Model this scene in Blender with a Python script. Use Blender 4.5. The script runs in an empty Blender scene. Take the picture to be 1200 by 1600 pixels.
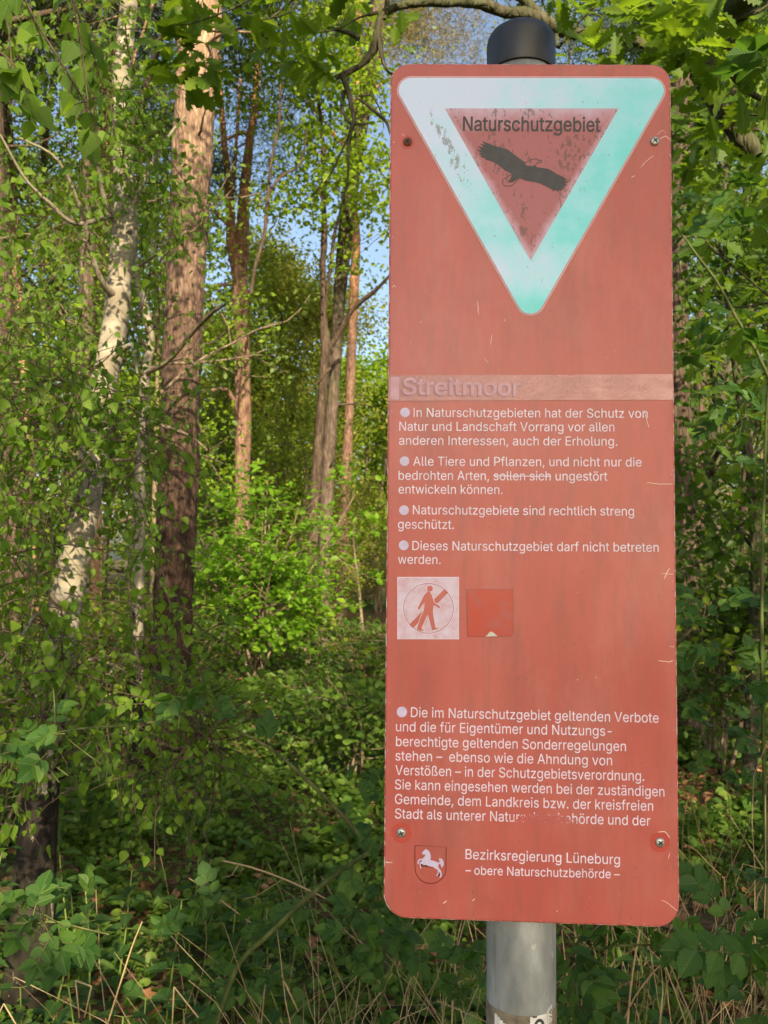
import bpy, math, random
import numpy as np
from mathutils import Vector, Matrix

C = bpy.context.scene.collection
sc = bpy.context.scene
R = math.radians

# ------------------------------------------------------------------ camera, sky, sun, exposure
CAM_Z, PITCH, F = 1.5, R(3.0), 1331.0          # eye height, upward tilt, focal length in px of a 1200x1600 frame
cam_d = bpy.data.cameras.new('camera')
cam = bpy.data.objects.new('camera', cam_d); C.objects.link(cam)
cam.location = (0, 0, CAM_Z); cam.rotation_euler = (R(90) + PITCH, 0, 0)
cam_d.sensor_width = 36; cam_d.lens = 36 * F / 1600
cam_d.clip_start = 0.05; cam_d.clip_end = 600
cam_d.dof.use_dof = True; cam_d.dof.focus_distance = 1.02; cam_d.dof.aperture_fstop = 15
sc.camera = cam

SUN_EL, SUN_AZ = R(27), R(165)                 # low evening sun behind the viewer, a little to the right
w = bpy.data.worlds.new('World'); sc.world = w; w.use_nodes = True
nt = w.node_tree
sky = nt.nodes.new('ShaderNodeTexSky'); sky.sky_type = 'NISHITA'; sky.sun_disc = False
sky.sun_elevation = SUN_EL; sky.sun_rotation = SUN_AZ
sky.air_density = 1.0; sky.dust_density = 3.0; sky.ozone_density = 0.4
bg = nt.nodes['Background']; bg.inputs['Strength'].default_value = 0.10
nt.links.new(sky.outputs[0], bg.inputs[0])
sun_d = bpy.data.lights.new('sun', 'SUN'); sun_d.energy = 5.0; sun_d.angle = R(0.5); sun_d.color = (1.0, 0.82, 0.56)
sun = bpy.data.objects.new('sun', sun_d); C.objects.link(sun)
sdir = Vector((math.sin(SUN_AZ) * math.cos(SUN_EL), math.cos(SUN_AZ) * math.cos(SUN_EL), math.sin(SUN_EL)))
sun.rotation_euler = sdir.to_track_quat('Z', 'Y').to_euler(); sun.location = sdir * 30
sc.view_settings.view_transform = 'Standard'; sc.view_settings.look = 'None'
sc.view_settings.exposure = 1.36; sc.view_settings.gamma = 1
cy = sc.cycles
cy.max_bounces = 7; cy.diffuse_bounces = 4; cy.glossy_bounces = 2; cy.transmission_bounces = 4; cy.transparent_max_bounces = 4
cy.caustics_reflective = False; cy.caustics_refractive = False
cy.sample_clamp_indirect = 4

# ------------------------------------------------------------------ helpers
def at(px, py, Y):
    """world point on forward distance Y that shows at pixel (px, py) of the 1200x1600 photograph"""
    a, b = (px - 600) / F, (800 - py) / F
    d = np.array([a, math.cos(PITCH) - b * math.sin(PITCH), math.sin(PITCH) + b * math.cos(PITCH)])
    return d * (Y / d[1]) + np.array([0, 0, CAM_Z])

def tag(o, label=None, cat=None, group=None, kind=None):
    for k, v in (('label', label), ('category', cat), ('group', group), ('kind', kind)):
        if v: o[k] = v
    return o

def empty(name, loc, label, cat, group=None):
    o = bpy.data.objects.new(name, None); C.objects.link(o)
    o.location = loc; o.empty_display_size = 0.2
    return tag(o, label, cat, group)

class MB:
    """collects vertices and faces of any size, then links them as ONE mesh object"""
    def __init__(s): s.v = []; s.n = 0; s.f = []; s.uv = []; s.has_uv = False
    def add(s, verts, faces, mat=0, uv=None):
        """verts (n,3); faces: list of int arrays (m,k)"""
        verts = np.asarray(verts, float).reshape(-1, 3)
        for fa in faces:
            fa = np.asarray(fa, np.int64)
            if fa.size: s.f.append((fa + s.n, mat))
        s.v.append(verts); s.n += len(verts)
        s.uv.append(np.zeros((len(verts), 2)) if uv is None else uv)
        if uv is not None: s.has_uv = True
    def build(s, name, mats, parent=None, origin=(0, 0, 0), smooth=True):
        me = bpy.data.meshes.new(name)
        V = np.concatenate(s.v) - np.asarray(origin, float)
        loops = np.concatenate([f.ravel() for f, m in s.f])
        tot = np.concatenate([np.full(len(f), f.shape[1]) for f, m in s.f])
        mi = np.concatenate([np.full(len(f), m) for f, m in s.f])
        me.vertices.add(len(V)); me.vertices.foreach_set('co', V.ravel())
        me.loops.add(len(loops)); me.loops.foreach_set('vertex_index', loops.astype(np.int32))
        me.polygons.add(len(tot))
        st = np.zeros(len(tot), np.int32); st[1:] = np.cumsum(tot)[:-1]
        me.polygons.foreach_set('loop_start', st)
        me.polygons.foreach_set('material_index', mi.astype(np.int32))
        if smooth: me.polygons.foreach_set('use_smooth', np.ones(len(tot), bool))
        if s.has_uv:
            U = np.concatenate(s.uv)[loops]
            me.uv_layers.new(name='leaf').data.foreach_set('uv', U.ravel())
        me.update(calc_edges=True); me.validate()
        for m in (mats if isinstance(mats, (list, tuple)) else [mats]): me.materials.append(m)
        o = bpy.data.objects.new(name, me); C.objects.link(o)
        if parent is not None: o.parent = parent
        return o

def unit(a):
    a = np.asarray(a, float); return a / np.maximum(np.linalg.norm(a, axis=-1, keepdims=True), 1e-9)

def spline(pts, n):
    """Catmull-Rom through rows of pts (any width), n samples"""
    P = np.asarray(pts, float)
    if len(P) == 2: return P[0] + (P[1] - P[0]) * np.linspace(0, 1, n)[:, None]
    P = np.vstack([2 * P[0] - P[1], P, 2 * P[-1] - P[-2]])
    t = np.linspace(0, len(P) - 3 - 1e-6, n); i = t.astype(int); u = (t - i)[:, None]
    a, b, c, d = P[i], P[i + 1], P[i + 2], P[i + 3]
    return 0.5 * (2 * b + (c - a) * u + (2 * a - 5 * b + 4 * c - d) * u**2 + (3 * b - a - 3 * c + d) * u**3)

def tube(mb, pts, rad, seg=8, n=None, mat=0, lump=0.0, rng=None, cap=True):
    pts = np.asarray(pts, float); rad = np.asarray(rad, float)
    if rad.ndim == 0: rad = np.full(len(pts), float(rad))
    PR = np.hstack([pts, rad[:, None]])
    if n: PR = spline(PR, n)
    P, r = PR[:, :3], np.maximum(PR[:, 3], 1e-4)
    T = unit(np.gradient(P, axis=0))
    ref = np.array([0, 0, 1.0]) if abs(T[0][2]) < 0.8 else np.array([1.0, 0, 0])
    A = unit(np.cross(T, ref)); B = np.cross(T, A)
    th = np.linspace(0, 2 * np.pi, seg, endpoint=False)
    k = np.ones((len(P), seg))
    if lump and rng is not None:
        q = rng.normal(0, 1, (len(P), seg))
        q = (q + np.roll(q, 1, 0) + np.roll(q, -1, 0) + np.roll(q, 1, 1) + np.roll(q, -1, 1)) / 2.2
        low = rng.normal(0, 1, (max(3, len(P) // 6), 3))
        lo = np.stack([np.interp(np.linspace(0, 1, len(P)), np.linspace(0, 1, len(low)), low[:, j]) for j in range(3)], 1)
        k = 1 + lump * q + lump * 1.2 * (lo[:, :1] + lo[:, 1:2] * np.cos(2 * th)[None] + lo[:, 2:] * np.sin(3 * th)[None])
    V = P[:, None] + (A[:, None] * np.cos(th)[None, :, None] + B[:, None] * np.sin(th)[None, :, None]) * (r[:, None] * k)[:, :, None]
    m = len(P)
    i = np.arange(m - 1)[:, None] * seg; j = np.arange(seg)[None]
    j2 = (j + 1) % seg
    q = np.stack([i + j, i + j2, i + seg + j2, i + seg + j], -1).reshape(-1, 4)
    fs = [q]
    if cap: fs += [np.arange(seg)[None, ::-1], (np.arange(seg) + (m - 1) * seg)[None]]
    mb.add(V.reshape(-1, 3), fs, mat)

# ---- leaves: a template is (verts in leaf space: x across, y along, z out; faces; uv)
def leaf_tpl(edge, fold=0.25, bend=0.12):
    e = np.array(edge, float); k = len(e)
    mid = np.array([[0, 0], [0, 0.5], [0, 1.0]])
    pts = np.vstack([mid, e, e * [-1, 1]])
    z = fold * np.abs(pts[:, 0]) - bend * pts[:, 1] ** 2
    V = np.column_stack([pts, z])
    rgt = [0] + list(range(3, 3 + k)) + [2, 1]
    lft = [0, 1, 2] + list(range(3 + 2 * k - 1, 2 + k, -1))
    return V, [np.array([rgt]), np.array([lft])], pts.copy()

DIAMOND = (np.array([[0, 0, 0], [.33, .45, .07], [0, 1, -.1], [-.33, .45, .07]]), [np.array([[0, 1, 2], [0, 2, 3]])], np.zeros((4, 2)))
OVAL = leaf_tpl([(.2, .12), (.34, .4), (.2, .8)], .25, .15)
BIRCH = leaf_tpl([(.22, .06), (.40, .24), (.36, .38), (.28, .55), (.17, .74), (.07, .9)], .2, .18)
OAK = leaf_tpl([(.05, .08), (.13, .17), (.09, .25), (.23, .34), (.13, .43), (.31, .56), (.18, .64), (.30, .77), (.17, .83), (.17, .95), (.06, .97)], .22, .2)
def serrate(ctrl, n, depth):
    c = spline(np.array(ctrl, float), n * 2 + 1)
    c[1::2, 0] *= 1 + depth; c[2:-1:2, 0] *= 1 - depth; c[1::2, 1] += .012
    return [tuple(q) for q in c]
ROSE = leaf_tpl(serrate([(.06, .02), (.25, .14), (.35, .42), (.27, .72), (.05, .97)], 7, .05), .3, .12)
NETTLE = leaf_tpl(serrate([(.1, -.04), (.32, .1), (.30, .38), (.17, .72), (.03, .98)], 9, .11), .2, .3)

def place(mb, tpl, pos, ydir, nrm, size, mat=0, uv=False):
    """put copies of a leaf template: base at pos, length axis along ydir, face towards nrm"""
    V, faces, UV = tpl
    pos = np.atleast_2d(pos); N = len(pos)
    y = unit(np.broadcast_to(ydir, (N, 3))); nn = np.broadcast_to(nrm, (N, 3))
    x = unit(np.cross(y, nn)); z = np.cross(x, y)
    s = np.broadcast_to(np.asarray(size, float), (N,))[:, None, None]
    W = pos[:, None] + s * (V[None, :, :1] * x[:, None] + V[None, :, 1:2] * y[:, None] + V[None, :, 2:] * z[:, None])
    k = len(V); off = (np.arange(N) * k)[:, None, None]
    mb.add(W.reshape(-1, 3), [(f[None] + off).reshape(-1, f.shape[1]) for f in faces], mat,
           np.tile(UV, (N, 1)) if uv else None)

def scatter(mb, tpl, pts, size, rng, up=0.7, droop=0.3, face=None, mat=0, jit=.35, uv=False):
    """leaves at pts with loosely upward faces"""
    N = len(pts)
    n = unit(rng.normal(0, 1, (N, 3)) + np.array([0, 0, up * 2]) + (0 if face is None else np.asarray(face)))
    y = rng.normal(0, 1, (N, 3)); y[:, 2] = y[:, 2] * .5 - droop
    y = y - (y * n).sum(1, keepdims=True) * n
    place(mb, tpl, pts, y, n, size * rng.uniform(1 - jit, 1 + jit, N), mat, uv)

def vnoise(P, seed, scale):
    """smooth pseudo-noise in about -1..1 from a few sine waves"""
    g = np.random.default_rng(seed); out = 0
    for k in range(7):
        d = g.normal(0, 1, 3); d /= np.linalg.norm(d)
        out = out + np.sin(P @ d * (2 * np.pi / scale) * g.uniform(.6, 1.5) + g.uniform(0, 6.3))
    return out / 3.0

# ------------------------------------------------------------------ materials
def mat(name):
    m = bpy.data.materials.new(name); m.use_nodes = True
    n = m.node_tree
    return m, n, n.nodes['Principled BSDF'], n.nodes['Material Output']
def nd(n, t, **kw):
    o = n.nodes.new('ShaderNode' + t)
    for k, v in kw.items():
        if k in ('operation', 'blend_type', 'data_type', 'noise_dimensions', 'feature', 'wave_type', 'bands_direction', 'distance', 'interpolation_type'): setattr(o, k, v)
        else: o.inputs[k].default_value = v
    return o
def ramp(n, src, stops):
    r = n.nodes.new('ShaderNodeValToRGB'); el = r.color_ramp.elements
    while len(el) < len(stops): el.new(0.5)
    for e, (p, c) in zip(el, stops): e.position = p; e.color = (*c, 1) if len(c) == 3 else c
    n.links.new(src, r.inputs[0]); return r.outputs[0]
def mixc(n, fac, a, b, bt='MIX'):
    x = n.nodes.new('ShaderNodeMix'); x.data_type = 'RGBA'; x.blend_type = bt
    for s, v in ((x.inputs[0], fac), (x.inputs[6], a), (x.inputs[7], b)):
        if hasattr(v, 'is_output'): n.links.new(v, s)
        elif isinstance(v, (int, float)): s.default_value = v
        else: s.default_value = (*v, 1)
    return x.outputs[2]
def math_(n, op, a, b=0.0, clamp=False):
    x = n.nodes.new('ShaderNodeMath'); x.operation = op; x.use_clamp = clamp
    for s, v in ((x.inputs[0], a), (x.inputs[1], b)):
        if hasattr(v, 'is_output'): n.links.new(v, s)
        else: s.default_value = v
    return x.outputs[0]
def coords(n, scale=(1, 1, 1), loc=(0, 0, 0)):
    t = n.nodes.new('ShaderNodeTexCoord'); mp = n.nodes.new('ShaderNodeMapping')
    mp.inputs['Scale'].default_value = scale; mp.inputs['Location'].default_value = loc
    n.links.new(t.outputs['Object'], mp.inputs[0]); return mp.outputs[0]
def noise(n, vec, scale, detail=4, rough=.55, dist=0.0):
    x = nd(n, 'TexNoise', Scale=scale, Detail=detail, Roughness=rough, Distortion=dist)
    n.links.new(vec, x.inputs['Vector']); return x.outputs['Fac']
def bump(n, h, strength, dist, bsdf):
    b = nd(n, 'Bump', Strength=strength, Distance=dist); n.links.new(h, b.inputs['Height'])
    n.links.new(b.outputs[0], bsdf.inputs['Normal']); return b

def leaf_mat(name, cols, trans=(.20, .34, .03), tw=.42, rough=.45, veins=False):
    m, n, b, out = mat(name)
    g = n.nodes.new('ShaderNodeNewGeometry')
    k = len(cols)
    col = ramp(n, g.outputs['Random Per Island'], [(i / (k - 1), c) for i, c in enumerate(cols)])
    b.inputs['Roughness'].default_value = rough; b.inputs['Specular IOR Level'].default_value = .22
    tcol = mixc(n, 1.0, ramp(n, g.outputs['Random Per Island'], [(0, tuple(c * .75 for c in trans)), (1, tuple(c * 1.2 for c in trans))]), (1, 1, 1), 'MULTIPLY')
    if veins:
        uvn = n.nodes.new('ShaderNodeUVMap'); uvn.uv_map = 'leaf'
        sx = n.nodes.new('ShaderNodeSeparateXYZ'); n.links.new(uvn.outputs[0], sx.inputs[0])
        ax = math_(n, 'ABSOLUTE', sx.outputs[0])
        rib = math_(n, 'SUBTRACT', 1.0, math_(n, 'MULTIPLY', ax, 38.0), True)
        ph = math_(n, 'SUBTRACT', sx.outputs[1], math_(n, 'MULTIPLY', ax, .9))
        wv = math_(n, 'SINE', math_(n, 'MULTIPLY', ph, 62.0))
        side = math_(n, 'MULTIPLY', math_(n, 'SUBTRACT', math_(n, 'MULTIPLY', wv, 4.0), 3.0, True), .35)
        v = math_(n, 'MAXIMUM', rib, side)
        col = mixc(n, math_(n, 'MULTIPLY', v, .55), col, (.16, .21, .07))
        bump(n, math_(n, 'ADD', math_(n, 'MULTIPLY', v, -1.0), math_(n, 'MULTIPLY', wv, .35)), .5, .0012, b)
    n.links.new(col, b.inputs['Base Color'])
    t = n.nodes.new('ShaderNodeBsdfTranslucent'); n.links.new(tcol, t.inputs[0])
    mx = n.nodes.new('ShaderNodeMixShader'); mx.inputs[0].default_value = tw
    n.links.new(b.outputs[0], mx.inputs[1]); n.links.new(t.outputs[0], mx.inputs[2]); n.links.new(mx.outputs[0], out.inputs[0])
    return m
M = {}
M['birch_leaf'] = leaf_mat('birch_leaf', [(.05, .115, .008), (.085, .165, .013), (.13, .21, .018)], (.26, .42, .02), .45, veins=True)
M['oak_leaf'] = leaf_mat('oak_leaf', [(.045, .10, .007), (.07, .135, .012), (.11, .17, .014)], (.24, .38, .015), .45, veins=True)
M['rose_leaf'] = leaf_mat('rose_leaf', [(.024, .075, .014), (.04, .10, .018), (.07, .14, .02)], (.13, .29, .02), .35, .42, veins=True)
M['nettle_leaf'] = leaf_mat('nettle_leaf', [(.022, .06, .013), (.03, .08, .016), (.05, .10, .018)], (.09, .22, .02), .3, .55, veins=True)
M['lime_leaf'] = leaf_mat('lime_leaf', [(.11, .20, .012), (.15, .25, .016), (.20, .28, .022)], (.36, .52, .025), .45)
M['cherry_leaf'] = leaf_mat('cherry_leaf', [(.09, .20, .012), (.12, .25, .018), (.17, .29, .025)], (.30, .54, .03), .45)
M['mid_leaf'] = leaf_mat('mid_leaf', [(.07, .13, .010), (.115, .18, .014), (.17, .22, .02)], (.30, .41, .02), .42)
M['olive_leaf'] = leaf_mat('olive_leaf', [(.11, .145, .016), (.15, .18, .02), (.20, .20, .026)], (.33, .38, .03), .4)
M['dark_leaf'] = leaf_mat('dark_leaf', [(.028, .07, .008), (.045, .095, .012), (.075, .125, .014)], (.15, .26, .015), .4)
M['ground_leaf'] = leaf_mat('ground_leaf', [(.045, .105, .014), (.075, .14, .02), (.12, .18, .03)], (.18, .30, .02), .38)
M['needles'] = leaf_mat('needles', [(.03, .055, .035), (.045, .07, .04), (.07, .08, .04)], (.06, .09, .03), .25, .6)
M['sunlit_needles'] = leaf_mat('sunlit_needles', [(.10, .10, .04), (.15, .13, .05), (.20, .15, .06)], (.18, .17, .06), .3, .6)  # beige sunlight on the needles put into their colour
M['litter'] = leaf_mat('litter', [(.16, .075, .035), (.24, .12, .055), (.30, .17, .085)], (.2, .1, .04), .15, .7)
M['straw'] = leaf_mat('straw', [(.20, .14, .07), (.32, .24, .13), (.42, .33, .19)], (.28, .2, .1), .15, .6)
M['young_stem'] = leaf_mat('young_stem', [(.10, .15, .03), (.12, .16, .035)], (.2, .25, .04), .1, .4)

def bark_mat(name, dark, mid, light, fis=(14, 14, 2.2), bumpd=.02, orange=None, oz=(4, 8), moss=0.0, foot=None):
    m, n, b, out = mat(name)
    v = coords(n, fis)
    a = noise(n, v, 1.0, 6, .6, .6)
    vo = nd(n, 'TexVoronoi', Scale=1.3); vo.feature = 'DISTANCE_TO_EDGE'; n.links.new(v, vo.inputs['Vector'])
    crack = ramp(n, vo.outputs['Distance'], [(0, (0, 0, 0)), (.22, (1, 1, 1))])
    fine = noise(n, coords(n, (60, 60, 25)), 1.0, 3)
    col = ramp(n, a, [(.3, dark), (.5, mid), (.72, light)])
    if orange:
        tc = n.nodes.new('ShaderNodeTexCoord'); s = n.nodes.new('ShaderNodeSeparateXYZ'); n.links.new(tc.outputs['Object'], s.inputs[0])
        h = math_(n, 'ADD', s.outputs[2], math_(n, 'MULTIPLY', math_(n, 'SUBTRACT', noise(n, coords(n, (3, 3, 1.2)), 1.0, 3), .5), 3.0))
        k = math_(n, 'DIVIDE', math_(n, 'SUBTRACT', h, oz[0]), oz[1] - oz[0], True)
        oc = ramp(n, a, [(.3, tuple(c * .6 for c in orange)), (.55, orange), (.75, tuple(min(1, c * 1.35) for c in orange))])
        col = mixc(n, k, col, oc)
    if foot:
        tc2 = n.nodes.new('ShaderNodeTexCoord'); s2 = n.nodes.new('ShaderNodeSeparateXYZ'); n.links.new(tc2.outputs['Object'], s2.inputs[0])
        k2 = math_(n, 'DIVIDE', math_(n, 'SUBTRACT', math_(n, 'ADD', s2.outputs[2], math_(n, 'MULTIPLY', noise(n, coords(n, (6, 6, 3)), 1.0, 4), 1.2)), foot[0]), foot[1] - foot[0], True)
        col = mixc(n, k2, mixc(n, 1.0, col, (.27, .24, .23), 'MULTIPLY'), col)  # lower trunk darkened in the bark colour, standing in for shade
    col = mixc(n, .4, col, mixc(n, 1.0, col, crack, 'MULTIPLY'))
    if moss:
        mk = ramp(n, noise(n, coords(n, (5, 5, 3)), 1.0, 4), [(.5 - moss * .25, (0, 0, 0)), (.72 - moss * .25, (1, 1, 1))])
        col = mixc(n, math_(n, 'MULTIPLY', mk, .7), col, (.055, .065, .025))
    n.links.new(col, b.inputs['Base Color']); b.inputs['Roughness'].default_value = .85; b.inputs['Specular IOR Level'].default_value = .2
    hh = math_(n, 'ADD', math_(n, 'ADD', math_(n, 'MULTIPLY', crack, .7), a), math_(n, 'MULTIPLY', fine, .25))
    bump(n, hh, .6, bumpd, b)
    return m
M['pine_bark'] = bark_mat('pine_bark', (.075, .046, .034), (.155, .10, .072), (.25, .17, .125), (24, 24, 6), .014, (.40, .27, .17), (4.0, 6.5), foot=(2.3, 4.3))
M['red_pine_bark'] = bark_mat('red_pine_bark', (.09, .05, .036), (.185, .11, .077), (.28, .18, .13), (16, 16, 5), .012, (.42, .21, .10), (6, 9))
M['orange_bark'] = bark_mat('orange_bark', (.20, .11, .06), (.33, .20, .115), (.46, .32, .20), (14, 14, 7), .008)
M['oak_bark'] = bark_mat('oak_bark', (.03, .024, .017), (.07, .055, .04), (.125, .105, .08), (26, 26, 6), .012, moss=.55)
M['dark_bark'] = bark_mat('dark_bark', (.03, .021, .015), (.075, .052, .036), (.13, .095, .065), (24, 24, 5), .014)
M['grey_bark'] = bark_mat('grey_bark', (.045, .033, .026), (.10, .073, .056), (.165, .125, .10), (14, 14, 4), .014, moss=.12)
M['twig'] = bark_mat('twig', (.04, .028, .02), (.075, .052, .038), (.12, .09, .065), (60, 60, 20), .002)
M['pale_twig'] = bark_mat('pale_twig', (.12, .09, .06), (.2, .155, .10), (.30, .25, .17), (40, 40, 14), .003)
M['cane'] = bark_mat('cane', (.05, .075, .02), (.08, .105, .03), (.13, .12, .05), (30, 30, 8), .001)

def birch_bark():
    m, n, b, out = mat('birch_bark')
    base = ramp(n, noise(n, coords(n, (4, 4, 9)), 1.0, 5), [(.3, (.13, .11, .08)), (.5, (.20, .175, .132)), (.7, (.30, .275, .22))])
    lent = ramp(n, noise(n, coords(n, (9, 9, 75)), 1.0, 3, .6), [(.60, (0, 0, 0)), (.68, (1, 1, 1))])
    col = mixc(n, math_(n, 'MULTIPLY', lent, .65), base, (.13, .10, .08))
    blot = ramp(n, noise(n, coords(n, (6, 6, 7)), 1.0, 5, .65, .8), [(.62, (0, 0, 0)), (.65, (1, 1, 1))])
    col = mixc(n, math_(n, 'MULTIPLY', blot, .9), col, (.035, .03, .026))
    tc = n.nodes.new('ShaderNodeTexCoord'); s = n.nodes.new('ShaderNodeSeparateXYZ'); n.links.new(tc.outputs['Object'], s.inputs[0])
    k = math_(n, 'DIVIDE', math_(n, 'SUBTRACT', 1.45, s.outputs[2]), 1.0, True)
    low = math_(n, 'ADD', noise(n, coords(n, (22, 22, 6)), 1.0, 5, .65), math_(n, 'MULTIPLY', k, .30))
    lowm = ramp(n, low, [(.63, (0, 0, 0)), (.66, (1, 1, 1))])
    dk = ramp(n, noise(n, coords(n, (45, 45, 9)), 1.0, 4), [(.35, (.005, .004, .003)), (.65, (.018, .014, .011))])
    col = mixc(n, lowm, col, dk)
    gr = ramp(n, noise(n, coords(n, (3, 3, 2.2)), 1.0, 3), [(.45, (0, 0, 0)), (.75, (1, 1, 1))])
    col = mixc(n, math_(n, 'MULTIPLY', gr, .3), col, (.22, .24, .12))
    n.links.new(col, b.inputs['Base Color']); b.inputs['Roughness'].default_value = .75; b.inputs['Specular IOR Level'].default_value = .15
    h = math_(n, 'ADD', math_(n, 'MULTIPLY', lent, -.3), math_(n, 'ADD', math_(n, 'MULTIPLY', lowm, -.5), noise(n, coords(n, (30, 30, 12)), 1.0, 5)))
    bump(n, h, .8, .012, b)
    return m
M['birch_bark'] = birch_bark()
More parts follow.
